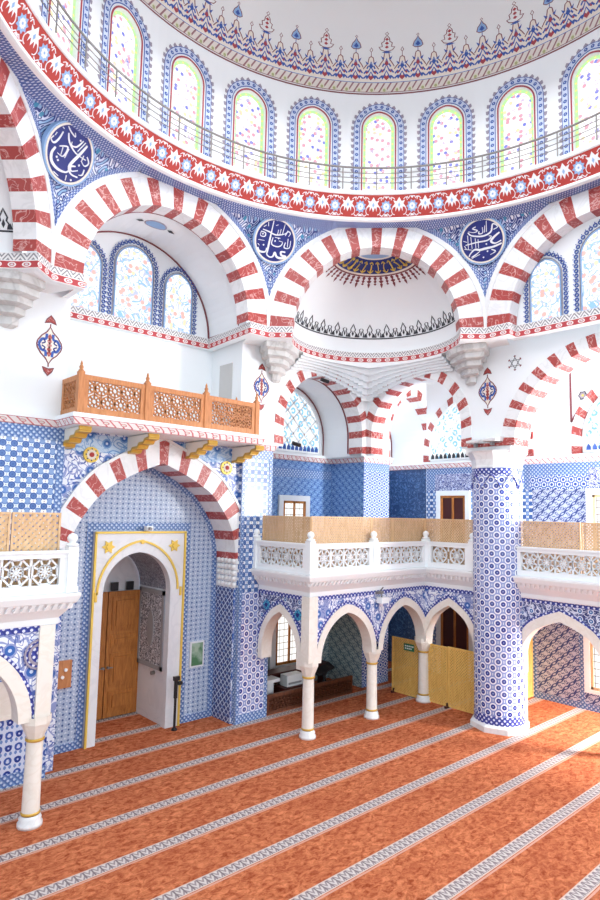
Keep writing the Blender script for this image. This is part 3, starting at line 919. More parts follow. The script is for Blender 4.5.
ALI = [(.1, [(205, 410), (195, 470), (215, 530), (270, 557), (330, 540), (345, 490)]), (.1, [(398, 240), (372, 340), (345, 430), (335, 490), (365, 530), (415, 522)]),
       (.06, [(375, 450), (345, 475), (360, 505), (400, 470)]), (.06, [(250, 245), (275, 305), (340, 352), (425, 352)]), (.05, [(380, 225), (350, 332)]), (.05, [(362, 225), (335, 300), (300, 318), (292, 290)]),
       (.06, [(215, 265), (205, 340), (185, 388), (160, 375), (170, 340)]), (.045, [(232, 200), (262, 225), (300, 240), (290, 210)]), (.05, [(225, 385), (280, 350), (272, 440), (228, 442)]),
       (.05, [(290, 358), (285, 445)]), (.04, [(250, 375), (255, 440)]), (.05, [(425, 320), (452, 360), (432, 402), (395, 380)]), (.045, [(400, 330), (400, 380)]), (.05, [(440, 430), (440, 480), (415, 500)]),
       (.05, [(340, 560), (345, 605)]), (.05, [(250, 595), (290, 605)]), (.04, [(180, 300), (175, 330)]), (.04, [(195, 225), (215, 240)]), (1, [(235, 475)]), (1, [(250, 492)]), (1, [(380, 575)]), (1, [(395, 425)]), (1, [(342, 238)])]
OSM = [(.1, [(395, 365), (360, 368), (368, 395), (402, 400), (370, 418), (330, 412), (310, 380), (298, 415), (272, 422), (248, 405), (248, 380)]), (.085, [(248, 395), (255, 300), (268, 135)]),
       (.09, [(160, 365), (185, 388), (230, 388), (240, 355)]), (.06, [(190, 215), (240, 225), (300, 242), (370, 222), (392, 192)]), (.05, [(330, 238), (335, 190)]), (.05, [(312, 236), (316, 198)]), (.05, [(350, 232), (362, 148)]),
       (.05, [(375, 236), (392, 200), (415, 212), (402, 238)]), (.05, [(178, 232), (215, 240), (212, 268), (178, 266), (180, 235)]), (.05, [(232, 185), (226, 150)]), (.05, [(195, 195), (215, 178)]),
       (.05, [(280, 265), (276, 318), (320, 332), (352, 318), (360, 290), (330, 285)]), (.05, [(385, 288), (380, 330), (422, 325), (425, 268)]), (.05, [(402, 255), (405, 322)]), (.045, [(165, 300), (215, 300)]), (.045, [(295, 262), (340, 262)]),
       (.045, [(165, 330), (180, 345)]), (.04, [(290, 170), (310, 160)]), (1, [(212, 335)]), (1, [(195, 250)]), (1, [(300, 290)]), (1, [(325, 265)])]
OMR = [(.07, [(185, 185), (215, 215), (300, 232), (365, 208), (382, 150), (410, 148), (420, 178), (388, 192)]), (.05, [(275, 188), (272, 208), (302, 205), (302, 160)]), (.05, [(316, 205), (322, 150)]), (.05, [(332, 202), (337, 110)]),
       (.05, [(252, 148), (225, 160), (262, 180), (235, 192), (190, 178)]), (.06, [(160, 285), (250, 275), (335, 272), (368, 245), (348, 238)]), (.1, [(432, 222), (385, 255), (363, 285), (395, 305), (442, 288)]),
       (.1, [(445, 312), (380, 330), (310, 336), (270, 340), (228, 332), (192, 362), (180, 385)]), (.06, [(200, 392), (235, 375), (272, 350)]), (.05, [(200, 402), (270, 376)]), (.055, [(362, 350), (392, 370), (350, 392)]),
       (.045, [(182, 208), (180, 322)]), (.045, [(206, 225), (210, 322)]), (.045, [(240, 240), (240, 322)]), (.045, [(262, 250), (262, 326)]), (.045, [(148, 315), (210, 332)]), (.045, [(145, 248), (172, 262)]), (.04, [(150, 290), (165, 320)]),
       (1, [(295, 405)]), (1, [(325, 300)]), (1, [(330, 360)])]
roundel(113.5, 'leftmost navy calligraphy roundel with one long sweeping tail', ALI, 310, 390, 160, 235, 11.36, .49)
roundel(67.5, 'middle navy calligraphy roundel with a tall upright letter', OSM, 300, 290, 155, 165)
roundel(22.5, 'right navy calligraphy roundel with a long low curved stroke', OMR, 293, 270, 165, 172)

# ------------------------------------------------------------------ four great arches
GA = lambda r: arc(0, r, 9.35, r, 48)
striped_arch('great striped arch of the corner half dome, centre of the hall', DW(), GA(2.53), GA(1.97), 25, .42, .0, .13)
striped_arch('great striped arch over the three windows on the left wall', YW(6.2), GA(2.53), GA(1.97), 25, .45, .0, .13)
striped_arch('great striped arch cut by the left picture edge', DL(), GA(2.53), GA(1.97), 25, .42, .0, .13)
striped_arch('great striped arch over the windows at the right picture edge', XW(6.2), GA(2.53), GA(1.97), 25, .35, .0, .13)

# half domes
def half_dome(F, label, lab2, main=True):
    R, cz, dp = 2.07, 9.35, -.3
    def S(be, al, c=0.0):
        r = R - c; a = math.radians(al)
        return F(r * math.sin(a) * math.sin(be), cz + r * math.cos(a), dp - r * math.sin(a) * math.cos(be))
    mb = MB(); AL = list(range(0, 91, 6)); BE = [math.radians(-90 + 6 * i) for i in range(31)]
    mb.grid([[S(be, al) for al in AL] for be in BE], 0)
    tag(mb.build('half_dome', 'plaster'), label, 'half dome', kind='structure')
    m = MB()
    def ring(a0, a1, c, k):
        for i in range(40):
            b0, b1 = math.radians(-90 + 4.5 * i), math.radians(-90 + 4.5 * (i + 1))
            m.face([S(b0, a0, c), S(b1, a0, c), S(b1, a1, c), S(b0, a1, c)], k)
    ring(0, 13, .01, 1); ring(13, 14.5, .012, 2); ring(14.5, 28.5, .01, 0); ring(28.5, 30, .012, 2); ring(30, 31.2, .01, 3)
    for i in range(14):          # pale blue florets
        be = math.radians(-84 + 12 * i)
        m.face([S(be - .1, 7, .014), S(be, 4, .014), S(be + .1, 7, .014), S(be, 10, .014)], 4)
    random.seed(3)
    SF = lambda a, b, c=0.0: S(a, b, c)
    SP = lambda x, y, c=0.0: S(math.atan2(x, y), math.hypot(x, y), c)
    for i in range(0, 26, 2):          # gold script
        be = math.radians(-86 + 6.7 * i); h = random.uniform(17, 20)
        pp = lambda a_, r_: (r_ * math.sin(a_), r_ * math.cos(a_))
        m.ribbon(SP, smooth_line([pp(be, 27), pp(be + random.uniform(-.03, .05), 23), pp(be + random.uniform(-.06, .06), h)]), .5 if i % 3 else .8, 0, .05, 5)
        m.ribbon(SP, smooth_line([pp(be - .07, 25), pp(be + .02, 27), pp(be + .1, 24.5)]), .5, 0, .05, 5)
        m.ribbon(SP, smooth_line([pp(be - .05, 18), pp(be + .02, 16.6), pp(be + .08, 18.5)]), .45, 0, .05, 5)
    for i in range(24):          # fringe
        be = math.radians(-88 + 7.65 * i)
        big = i % 2
        for a0, w_, a1 in ((31, .042, 35), (34, .055 if big else .035, 37), (36.5, .03, 41 if big else 38.5)):
            m.face([S(be - w_, a0 + 1, .012), S(be, a0, .012), S(be + w_, a0 + 1, .012), S(be + w_ * .6, (a0 + a1) / 2 + .5, .012), S(be, a1, .012), S(be - w_ * .6, (a0 + a1) / 2 + .5, .012)], 3)
    tag(m.build('painted_half_medallion', ['navy', 'ltblue', 'cream', 'brown_line', 'blue', 'goldpaint']), lab2[0], 'painted medallion')
    m = MB()
    for i in range(27):          # black palmette crest at the springing
        be = math.radians(-87.5 + 6.73 * i); k = .036 if i % 2 else .028; top = 68.5 if i % 2 else 72
        pts = [(be - k, 78.5), (be - k * 1.3, 76), (be - k * .7, 74.5), (be - k * .95, 72.8), (be - k * .3, (top + 72) / 2), (be, top), (be + k * .3, (top + 72) / 2), (be + k * .95, 72.8), (be + k * .7, 74.5), (be + k * 1.3, 76), (be + k, 78.5)]
        m.ribbon(SF, pts, lambda s: .014, 0, .012, 0)
        m.face([S(be - k * .45, 76, .012), S(be, 73.6, .012), S(be + k * .45, 76, .012), S(be, 78, .012)], 0)
        m.face([S(be + .032, 78.6, .01), S(be + .058, 75.5, .01), S(be + .085, 78.6, .01)], 0)
    for i in range(40):
        b0, b1 = math.radians(-90 + 4.5 * i), math.radians(-90 + 4.5 * (i + 1))
        m.face([S(b0, 79, .01), S(b1, 79, .01), S(b1, 79.9, .01), S(b0, 79.9, .01)], 0)
    tag(m.build('painted_crest', 'black_paint'), lab2[1], 'painted border')
half_dome(DW(), 'white half dome in the corner bay', ('navy and gold half medallion with brown fringe at the top of the corner half dome', 'black palmette crest along the foot of the corner half dome'))
half_dome(DL(), 'white half dome at the left picture edge', ('navy and gold half medallion of the left edge half dome', 'black palmette crest along the foot of the left edge half dome'))

# main cornice following the arches, half domes and recesses
def semi(F, R=2.05, dp=-.3, n=30):
    return [tuple(F(R * math.sin(math.radians(-90 + 180 * i / n)), 0, dp - R * math.cos(math.radians(-90 + 180 * i / n)))[:2]) for i in range(n + 1)]
c1 = [tuple(DL()(-2.57, 0)[:2]), tuple(DL()(-2.05, 0)[:2])] + semi(DL()) + [tuple(DL()(2.02, 0)[:2]), (-2.57, 6.2), (-2.0, 6.2), (-2.0, 8.15), (2.2, 8.15), (2.05, 6.2), (2.57, 6.2), tuple(DW()(-2.02, 0)[:2])] + semi(DW()) + [tuple(DW()(2.02, 0)[:2]), (6.2, 2.57), (6.2, 2.0), (6.55, 2.0), (6.55, -2.0), (6.2, -2.0), (6.2, -2.57)]
mb = MB(); sweep(mb, c1, [(-.1, 9.03), (.05, 9.05), (.05, 9.19), (.035, 9.195), (.035, 9.335), (-.05, 9.35)], [0, 1, 0, 2, 0])
tag(mb.build('trim_1', ['white', 'chain', 'wave']), 'red chain cornice running under the great arches', 'cornice', kind='structure')

# ------------------------------------------------------------------ left wall, upper recess
YL, XR = 6.9, 6.95
mb = MB()
xa = arc(5.22, 1.5, 7.15, 1.54, 32, 6.6)
mirror = lambda P: [(-a, b) for a, b in reversed(P)]
wall(mb, YW(YL), 2.35, 6.95, 6.6, 9.3, [xa]); wall(mb, YW(YL), -9.2, -1.9, 6.6, 9.3, [mirror(xa)])
F = YW(0)
for x0, x1 in ((-1.9, None), (2.35, None)):
    mb.face([(x0, YL, 6.6), (x0, 8.2, 6.6), (x0, 8.2, 9.2), (x0, YL, 9.2)])
wall(mb, YW(8.2), -2.4, 2.6, 6.6, 9.12); wall(mb, YW(8.2), -2.4, 2.6, 9.12, 11.8, [[(a, 9.12 if b < 9.3 else b) for a, b in arc(cx, w_, zs, ri, 16, 9.34)] for cx, w_, zs, ri in ()])
for s in (1,):
    q = [(2.05, 6.2), (2.57, 6.2)] + [tuple(DW()(-2.02, 0)[:2])] + semi(DW())[:12] + [(4.6, YL), (2.35, YL)]
    mb.face([(*p, 9.04) for p in q]); mb.face([(-p[0], p[1], 9.04) for p in q])
    mb.face([(p[1], p[0], 9.04) for p in q])
struct('wall_left', mb, 'plaster', 'white upper left wall with the deep window recess')
mb = MB(); B = [(.03 + a, b) for a, b in arc(0, 2.2, 9.3, 2.12, 40)]
reveal(mb, YW(6.2), B, -.4, -2.0)
struct('ceiling_recess', mb, 'plaster', 'white barrel vault of the window recess on the left wall', 'vault')
mb = MB()
mb.ribbon(YW(6.62), [(.0 + a, b) for a, b in arc(0, 2.0, 9.32, 2.0, 40)], .03, 0, .0, 0)
mb.ribbon(YW(8.18), [(.03 + a, b) for a, b in arc(0, 2.17, 9.32, 2.09, 40)], .03, -.02, .01, 0)
mb.box(2.19, 2.21, 6.62, 8.17, 9.345, 9.375)
tag(mb.build('trim_2', 'brown_line'), 'thin dark red line edging the recess vault', 'painted line', kind='structure')
# doorway in the recess's right jamb: flat panel, shade put into its grey
t = thing('doorway_niche', 'small doorway in the right jamb above the wooden balcony, its shade painted flat grey', 'doorway', (2.35, 7.55, 6.66))
m1 = MB(); m1.box(2.335, 2.36, 7.28, 7.82, 6.66, 8.6); m1.build('shade_panel', 'grey_open' if 'grey_open' in MT else 'gstone', t)
# blue painted mark on the vault crown
t = MB()
Fv = lambda a, b, c=0.0: V((.03 + (2.2 - c) * math.sin(a / 2.2), b, 9.3 + (2.12 - c) * math.cos(a / 2.2)))
el = [(.05 + .26 * math.cos(q * PI / 8), 7.3 + .1 * math.sin(q * PI / 8) * (1.6)) for q in range(16)]
t.poly(Fv, el, .012, 0); t.ribbon(Fv, el, .03, 0, .014, 1, True)
for s in (-1, 1):
    t.poly(Fv, [(.05 + s * .30, 7.3), (.05 + s * .38, 7.36), (.05 + s * .5, 7.3), (.05 + s * .38, 7.24)], .012, 2)
tag(t.build('painted_vault_rosette', ['ltblue', 'leafy', 'black_paint']), 'grey blue oval rosette painted on the crown of the recess vault', 'painted rosette')

def tympanum_window(F, cx, hw, z0, zs, rise, label, n, glass='g_tymp'):
    t = thing('window_%d' % n, label, 'window', F(cx, z0), 'pointed stained windows under the great arches', 'structure')
    P = arc(cx, hw, zs, rise, 16, z0)
    g = MB(); g.poly(F, P, .015); g.build('glass', glass, t)
    e = MB(); e.ribbon(F, arc(cx, hw + .012, zs, rise + .012, 20, z0), .028, 0, .03, 0); e.ribbon(F, arc(cx, hw + .05, zs, rise + .055, 20, z0), .012, 0, .025, 1)
    e.face([F(cx - hw - .05, z0 - .03, .03), F(cx + hw + .05, z0 - .03, .03), F(cx + hw + .05, z0, .03), F(cx - hw - .05, z0, .03)], 0)
    e.build('frame', ['ltblue', 'leafy'], t)
    e = MB(); L = arc(cx, hw + .125, zs, rise + .15, 24, z0)
    tot = sum(math.hypot(L[i + 1][0] - L[i][0], L[i + 1][1] - L[i][1]) for i in range(len(L) - 1)); k = int(tot / .105)
    for i in range(k):
        p = at_len(L, (i + .5) / k)
        e.ribbon(F, [(p[0] + .038 * math.cos(q * PI / 4), p[1] + .038 * math.sin(q * PI / 4)) for q in range(8)], .017, 0, .026, 0, True)
        q_ = at_len(arc(cx, hw + .185, zs, rise + .21, 24, z0), (i + .5) / k)
        e.poly(F, [(q_[0] + .016 * math.cos(q * PI / 2), q_[1] + .016 * math.sin(q * PI / 2)) for q in range(4)], .022, 2)
    e.build('ring_border', ['blue', 'cream', 'blue'], t)
F = YW(8.19)
tympanum_window(F, -1.16, .36, 9.36, 10.42, .42, 'left stained window of three in the left wall recess', 31)
tympanum_window(F, .05, .46, 9.36, 10.62, .5, 'tall middle stained window of three in the left wall recess', 32)
tympanum_window(F, 1.26, .36, 9.36, 10.38, .42, 'right stained window of three in the left wall recess', 33)
mb = MB(); F = XW(6.6); wall(mb, F, -2.1, 2.1, 9.04, 11.5)
struct('wall_right_tympanum', mb, 'plaster', 'white wall filling the great arch at the right edge')
F = XW(6.59)
tympanum_window(F, -1.28, .33, 9.36, 10.32, .40, 'small stained window left of the tall one at the right picture edge', 34)
tympanum_window(F, -.0, .46, 9.36, 10.55, .5, 'tall stained window cut by the right picture edge', 35)
tympanum_window(F, 1.28, .33, 9.36, 10.32, .40, 'small stained window beyond the right picture edge', 36)

# ------------------------------------------------------------------ corner bay below the half dome
def corbel_tiers(F, sx, label):
    """stepped stalactite shelf between the half dome foot and the square corner"""
    mb = MB(); n = 40; K = 6
    wy = 6.9
    def inner(be, k=0): return V((*F(2.0 * math.sin(be), 0, -.3 - 2.0 * math.cos(be))[:2], 0))
    O = F(0, 0, -.3)
    BE = [math.radians(-62 + 124 * i / n) for i in range(n + 1)]
    def outer(be):
        p = inner(be); d = (p - V((O.x, O.y, 0))).normalized()
        ty = (6.92 - O.y) / d.y if d.y > 1e-3 else 99; tx = (6.92 - abs(O.x)) / abs(d.x) if abs(d.x) > 1e-3 and d.x * sx > 0 else 99
        t = min(tx, ty); return V((O.x, O.y, 0)) + d * max(t, (p - V((O.x, O.y, 0))).length + .01)
    for k in range(K):
        for i in range(n):
            ln = max((outer(BE[i]) - inner(BE[i])).length, (outer(BE[i + 1]) - inner(BE[i + 1])).length)
            st_ = .03 + .12 * min(1, ln / 1.35)
            z0, z1 = 9.05 - st_ * k, 9.05 - st_ * (k + 1)
            q = []
            for e in (0, 1):
                be = BE[i + e]; a, b = inner(be), outer(be)
                sc = .045 * abs(math.sin((i + e) * PI / 2)) if (b - a).length > .2 else 0
                f0 = k / K; f1 = (k + 1) / K
                q.append((a.lerp(b, f0), a.lerp(b, min(1, f1 - (sc if k < K - 1 else 0)))))
            (a0, a1), (b0, b1) = q
            mb.face([(a0.x, a0.y, z0), (b0.x, b0.y, z0), (b0.x, b0.y, z1), (a0.x, a0.y, z1)])
            mb.face([(a0.x, a0.y, z1), (b0.x, b0.y, z1), (b1.x, b1.y, z1), (a1.x, a1.y, z1)])
    tag(mb.build('muqarnas_corner', 'plaster'), label, 'stalactite corbel', kind='structure')
corbel_tiers(DW(), 1, 'white stepped stalactite corner under the half dome')
def corbel(base, tip, label):
    t = MB(); n = len(base); K = 5; tp = V((*tip, 0)); bs = [V((*p, 0)) for p in base]
    zs = [9.05, 8.86, 8.70, 8.54, 8.38, 8.2]; fs = [0, .16, .34, .55, .74, .88]
    for k in range(K):
        up = [b.lerp(tp, fs[k]) for b in bs]; lo = [b.lerp(tp, fs[k + 1]) for b in bs]
        for i in range(n):
            j = (i + 1) % n; a, b = up[i], up[j]; c, d = lo[j], lo[i]
            t.face([(a.x, a.y, zs[k]), (b.x, b.y, zs[k]), (b.x, b.y, zs[k + 1] + .04), (a.x, a.y, zs[k + 1] + .04)])
            t.face([(a.x, a.y, zs[k + 1] + .04), (b.x, b.y, zs[k + 1] + .04), (c.x, c.y, zs[k + 1]), (d.x, d.y, zs[k + 1])])
        t.face([(p.x, p.y, zs[k + 1]) for p in lo])
    tag(t.build('muqarnas_corbel', 'gstone'), label, 'corbel', 'grey stalactite corbels under the arch springers')
cb = [(2.9, 6.95), (2.62, 6.3), (3.1, 6.1), (3.55, 6.3), (3.9, 6.55), (4.05, 6.95)]
corbel(cb, (3.42, 6.93), 'grey stalactite corbel above the painted medallion right of the wooden balcony')
corbel([(y, x) for x, y in cb], (6.98, 3.42), 'grey stalactite corbel right of the corner half dome')
corbel([(-x, y) for x, y in cb], (-3.0, 6.93), 'grey stalactite corbel at the left picture edge')

EX = lambda c, h, z=6.6: arc(c, h, 7.15, h + .02, 32, z)
so = arc(5.22, 1.79, 7.15, 1.80, 32, 6.66); si = arc(5.22, 1.5, 7.15, 1.52, 32, 6.66)
striped_arch('striped arch in the corner bay right of the wooden balcony', YW(YL), so, si, 25, .5, .02)
striped_arch('striped arch at the left picture edge above the tiled pier', YW(YL), mirror(so), mirror(si), 25, .5, .02)
sx_o = [(-a, b) for a, b in reversed(so)]; sx_i = [(-a, b) for a, b in reversed(si)]
striped_arch('striped arch in the corner bay left of the round tiled pillar', XW(XR), sx_o, sx_i, 25, .5, .02)
go = arc(0, 2.62, 6.62, 2.32, 40); gi = arc(0, 2.28, 6.62, 2.02, 40)
striped_arch('wide striped arch springing from the round tiled pillar at right', XW(XR), go, gi, 33, .7, .02)
mb = MB()
xr_holes = [[(-a, b) for a, b in reversed(arc(5.22, 1.5, 7.15, 1.52, 32, 6.6))], [(a, max(b, 6.6)) for a, b in [(-2.28, 6.6)] + gi + [(2.28, 6.6)]]]
wall(mb, XW(XR), -6.9, 5.0, 6.6, 9.3, xr_holes); wall(mb, XW(XR), -6.9, 5.0, 6.6, 9.3, xr_holes, c=-.7)
struct('wall_right', mb, 'plaster', 'white upper right wall carried on the round pillar')
mb = MB()
F = YW(YL)
vi = arc(5.22, 1.52, 7.15, 1.56, 32, 6.6)
reveal(mb, F, vi, -.5, -1.62); reveal(mb, F, mirror(vi), -.5, -1.62)
reveal(mb, XW(XR), [(-a, b) for a, b in reversed(arc(5.22, 1.5, 7.15, 1.52, 32, 6.6))], -.5, -.7)
reveal(mb, XW(XR), gi, -.68, -.72)
wall(mb, YW(8.5), 3.4, 7.1, 6.5, 9.2); wall(mb, YW(8.5), -7.2, -3.4, 6.5, 9.2)
struct('wall_back', mb, 'plaster_cool', 'cool white vault and end wall of the corner bay')
def painted_line(F, P, label, w_=.035, c0=0, c1=.012):
    m = MB(); m.ribbon(F, P, w_, c0, c1); return tag(m.build('trim_3', 'brown_line'), label, 'painted line', kind='structure')
painted_line(YW(8.48), arc(5.22, 1.49, 7.15, 1.53, 32, 6.68), 'thin dark red line round the blue corner window')
painted_line(YW(YL), arc(5.22, 1.5, 7.15, 1.54, 32, 6.68), 'thin dark red line inside the corner bay arch', .03, -.56, -.53)
def lunette(F, cx, hw, z0, zs, ri, label, n):
    t = thing('window_%d' % n, label, 'window', F(cx, z0), None, 'structure')
    g = MB(); g.poly(F, arc(cx, hw, zs, ri, 20, z0), .02); g.build('glass', 'g_blue', t)
    e = MB(); e.ribbon(F, arc(cx, hw + .03, zs, ri + .03, 24, z0), .07, 0, .05, 0)
    e.bar(F, (cx - hw, z0), (cx + hw, z0), .06, 0, .05)
    P = [(cx + dx * hw * .5, z0 + (i + .5) * .36) for i in range(4) for dx in (-1.3, -.45, .45, 1.3)]
    for i in range(-6, 7):
        for s in (1, -1):
            x0, x1 = cx + i * .45 - 1.2, cx + i * .45 + 1.2
            seg = [(x0 + (x1 - x0) * k / 24, z0 + (s * (k / 24 - .5) + .5) * 2.4) for k in range(25)]
            top = lambda a: zs + ri * math.sqrt(max(0, 1 - ((a - cx) / hw) ** 2)) if abs(a - cx) < hw else -1
            seg = [p for p in seg if p[1] < top(p[0]) and p[1] > z0]
            if len(seg) > 1: e.bar(F, seg[0], seg[-1], .035, 0, .04)
    e.build('tracery', 'white', t)
    e = MB()
    for i in range(int(hw * 2 / .16)):
        a = cx - hw + .08 + i * .16
        e.plate(F, [(a - .06, z0 + .03), (a - .05, z0 + .12), (a, z0 + .2), (a + .05, z0 + .12), (a + .06, z0 + .03)], .02, .045)
    e.build('sill_crest', 'black_paint' if n == 41 else 'blue', t)
lunette(YW(8.49), 5.22, 1.3, 6.72, 7.15, 1.36, 'blue tracery window under the corner arch right of the wooden balcony', 40)

# right aisle and corner recess
mb = MB()
sm = arc(9.55, 1.22, 7.3, 1.55, 24, 6.6)
wall(mb, YW(7.2), 8.2, 11.2, 6.6, 9.4, [sm]); reveal(mb, YW(7.2), arc(9.55, 1.22, 7.3, 1.55, 24, 6.6), -.45, -1.9)
wall(mb, YW(9.1), 8.0, 11.2, 6.4, 9.4)
wall(mb, XW(10.25), -7.2, 6.0, 6.5, 9.4)
mb.face([(7.0, -6, 9.3), (10.3, -6, 9.3), (10.3, 7.2, 9.3), (7.0, 7.2, 9.3)])
struct('wall_aisle', mb, 'plaster_cool', 'cool white upper wall and ceiling of the right aisle')
striped_arch('small striped arch seen through the corner arch, beside the corner pier', YW(7.2), arc(9.55, 1.45, 7.3, 1.78, 24, 6.66), arc(9.55, 1.2, 7.3, 1.53, 24, 6.66), 19, .45, .02)
painted_line(YW(9.08), arc(9.55, 1.19, 7.3, 1.52, 24, 6.68), 'thin dark red line round the pale recess beside the corner pier')
lunette(XW(10.24), -6.0, 1.0, 6.72, 7.0, 1.5, 'pale blue tracery window seen through the right corner arch', 41)
striped_arch('striped arch round the pale window beyond the right corner arch', XW(10.25), arc(-6.0, 1.3, 7.0, 1.8, 24, 6.66), arc(-6.0, 1.05, 7.0, 1.55, 24, 6.66), 19, .0, .04)
lunette(XW(10.24), -.9, 1.1, 6.72, 7.1, 1.3, 'pale tracery window in the aisle at the right picture edge', 42)
striped_arch('striped arch round the aisle window at the right picture edge', XW(10.25), arc(-.9, 1.48, 7.1, 1.7, 24, 6.66), arc(-.9, 1.2, 7.1, 1.42, 24, 6.66), 21, .0, .04)
striped_arch('narrow striped rib arch crossing the aisle behind the round pillar', YW(3.5), arc(8.95, 1.53, 7.2, 1.75, 24, 6.66), arc(8.95, 1.23, 7.2, 1.45, 24, 6.66), 21, .45, .02)
mb = MB()
wall(mb, YW(3.5), 7.6, 10.3, 6.6, 9.3, [arc(8.95, 1.23, 7.2, 1.45, 24, 6.6)])
for q in ([(-2.35, 6.7), (-2.35, 8.9)], [(-2.3, 7.5), (-1.6, 8.5), (-.9, 9.0)], [(-2.4, 7.5), (-2.9, 8.5)]):
    pass
struct('wall_rib', mb, 'plaster_cool', 'white wall over the rib arch behind the round pillar')
m = MB(); m.ribbon(XW(10.24), [(-2.38, 7.55), (-2.38, 8.95)], .05, 0, .015); m.ribbon(XW(10.24), smooth_line([(-2.38, 7.55), (-1.9, 8.2), (-.9, 8.85)]), .05, 0, .015)
tag(m.build('trim_4', 'brown_line'), 'dark red vault lines in the aisle at right', 'painted line', kind='structure')

# ------------------------------------------------------------------ lower tiled walls
def tiled(name, label, fn, mats, cat='wall'):
    m = MB(); fn(m); return struct(name, m, mats, label, cat)
def pier_v1(m):
    m.box(-3.42, -1.88, 6.85, 8.5, 1.95, 6.46, 0); m.box(-3.42, -1.88, 6.85, 8.5, 0, 1.95, 1)
    for a0, a1 in ((-3.42, -3.3), (-2.02, -1.88)):
        m.fbox(YW(6.85), a0, a1, 2.0, 6.2, 0, .012, 2)
    m.fbox(YW(6.85), -3.42, -1.88, 6.2, 6.46, 0, .014, 2); m.fbox(YW(6.85), -3.42, -1.88, 0, .22, 0, .014, 2); m.fbox(YW(6.85), -3.42, -1.88, 1.72, 1.95, 0, .014, 2)
tiled('wall_pier_left', 'blue medallion tiled pier left of the door arch', pier_v1, ['t_pier', 't_flower', 't_edge_blue'], 'pier')
def pier_v2(m):
    m.box(2.48, 3.42, 6.93, 8.5, 3.0, 6.46, 0); m.box(2.48, 3.42, 6.93, 8.5, 0, 3.0, 1)
    m.fbox(YW(6.93), 2.48, 3.42, 6.22, 6.46, 0, .014, 2); m.fbox(YW(6.93), 2.48, 3.42, 0, .2, 0, .014, 2)
    for a0, a1 in ((2.48, 2.58), (3.32, 3.42)): m.fbox(YW(6.93), a0, a1, .2, 6.22, 0, .012, 2)
    X_ = Fr((2.48, 0, 0), (0, -1, 0), (-1, 0, 0))
    m.fbox(X_, -7.8, -6.93, 0, 3.12, 0, .01, 3); m.fbox(X_, -7.8, -7.68, 0, 3.12, 0, .02, 2); m.fbox(X_, -7.05, -6.93, 0, 3.12, 0, .02, 2); m.fbox(X_, -7.68, -7.05, 0, .15, .0, .02, 2); m.fbox(X_, -7.68, -7.05, 2.98, 3.12, .0, .02, 2)
tiled('wall_pier_middle', 'blue tiled pier right of the striped door arch', pier_v2, ['t_pier', 't_hex', 't_edge_blue', 't_cross'], 'pier')
ni = arc4(.38, 2.04, 3.85, 2.10, 32, 0); no = arc4(.38, 2.42, 3.85, 2.6, 32, 3.72); ni2 = arc4(.38, 2.03, 3.85, 2.09, 32, 3.72)
def front(m):
    wall(m, YW(7.05), -1.9, 2.5, 0, 6.5, [ni], 0)
    for x, s in ((-1.66, 1), (2.42, -1)): m.face([(x, 7.05, 0), (x, 7.8, 0), (x, 7.8, 3.8), (x, 7.05, 3.8)], 1)
    m.fbox(YW(7.05), -1.88, 2.5, 6.06, 6.42, 0, .012, 2)
tiled('wall_arch_spandrel', 'glazed floral tiles above and beside the striped door arch', front, ['t_span', 't_cross', 't_glaze'])
striped_arch('broad pointed red and white striped arch over the marble doorway', YW(7.05), no, ni2, 25, .75, .05, .06)
doorh = arc(.28, .82, 3.1, .87, 24, 0)
def niche(m):
    wall(m, YW(7.8), -1.75, 2.5, 0, 6.2, [doorh], 0)
    F = YW(7.8)
    for i, (a0, a1, b0, b1) in enumerate(((-.93, -.79, 0, 4.62), (1.47, 1.63, 0, 4.62), (-.79, 1.47, 4.46, 4.62), (-1.75, -.93, 0, .16), (1.63, 2.5, 0, .16), (2.3, 2.5, 0, 3.7))):
        m.fbox(F, a0, a1, b0, b1, 0, .013 + .003 * i, 1)
    m.ribbon(F, arc4(.38, 1.98, 3.85, 2.03, 32, 0), .14, 0, .012, 1)
tiled('wall_niche', 'pale blue dotted tile wall inside the striped arch', niche, ['t_niche', 't_edge_blue'])
# springer blocks of the striped arch
for x, s, lb in ((2.44, 1, 'white stalactite springer block at the right foot of the striped door arch'), (-1.68, -1, 'white stalactite springer block at the left foot of the striped door arch')):
    t = MB()
    for k in range(5):
        z1 = 3.80 - k * .14; o = .36 - k * .06
        t.box(min(x, x + s * .02) - (0 if s > 0 else o * .0) - (.03 if s > 0 else 0), x + (.36 if s > 0 else 0) - (.36 if s < 0 else 0) + (0 if s > 0 else .36 + .03), 6.98 + k * .012, 7.78, z1 - .13, z1)
        for i in range(5):
            y = 7.05 + i * .15
            t.lathe([(.0, z1 - .13), (.055, z1 - .1), (.06, z1 - .02), (.0, z1)], x - s * (.045 - .008 * k), y, 8)
    tag(t.build('springer_block', 'wstone'), lb, 'springer')

# marble doorway
t = thing('door_1', 'marble framed doorway with gold trim and wooden double door under the striped arch', 'door', (.33, 7.8, 0), None, 'structure')
F = YW(7.8)
m = MB()
fo = [(-.78, 0), (-.78, 4.43), (1.46, 4.43), (1.46, 0)]
wall(m, F, -.78, 1.46, 0, 4.43, [doorh], 0, c=.09)
for a in (-.78, 1.46): m.face([F(a, 0, 0), F(a, 0, .09), F(a, 4.43, .09), F(a, 4.43, 0)])
m.face([F(-.78, 4.43, 0), F(1.46, 4.43, 0), F(1.46, 4.43, .09), F(-.78, 4.43, .09)])
reveal(m, F, doorh, .09, -.12)
m.build('marble_frame', 'dstone', t)
m = MB()
for p, q in (((-.76, 0), (-.76, 4.41)), ((-.78, 4.41), (1.46, 4.41)), ((1.44, 0), (1.44, 4.41))): m.bar(F, p, q, .045, .08, .125)
m.ribbon(F, arc(.3, .98, 3.1, 1.12, 28), .045, .08, .12)
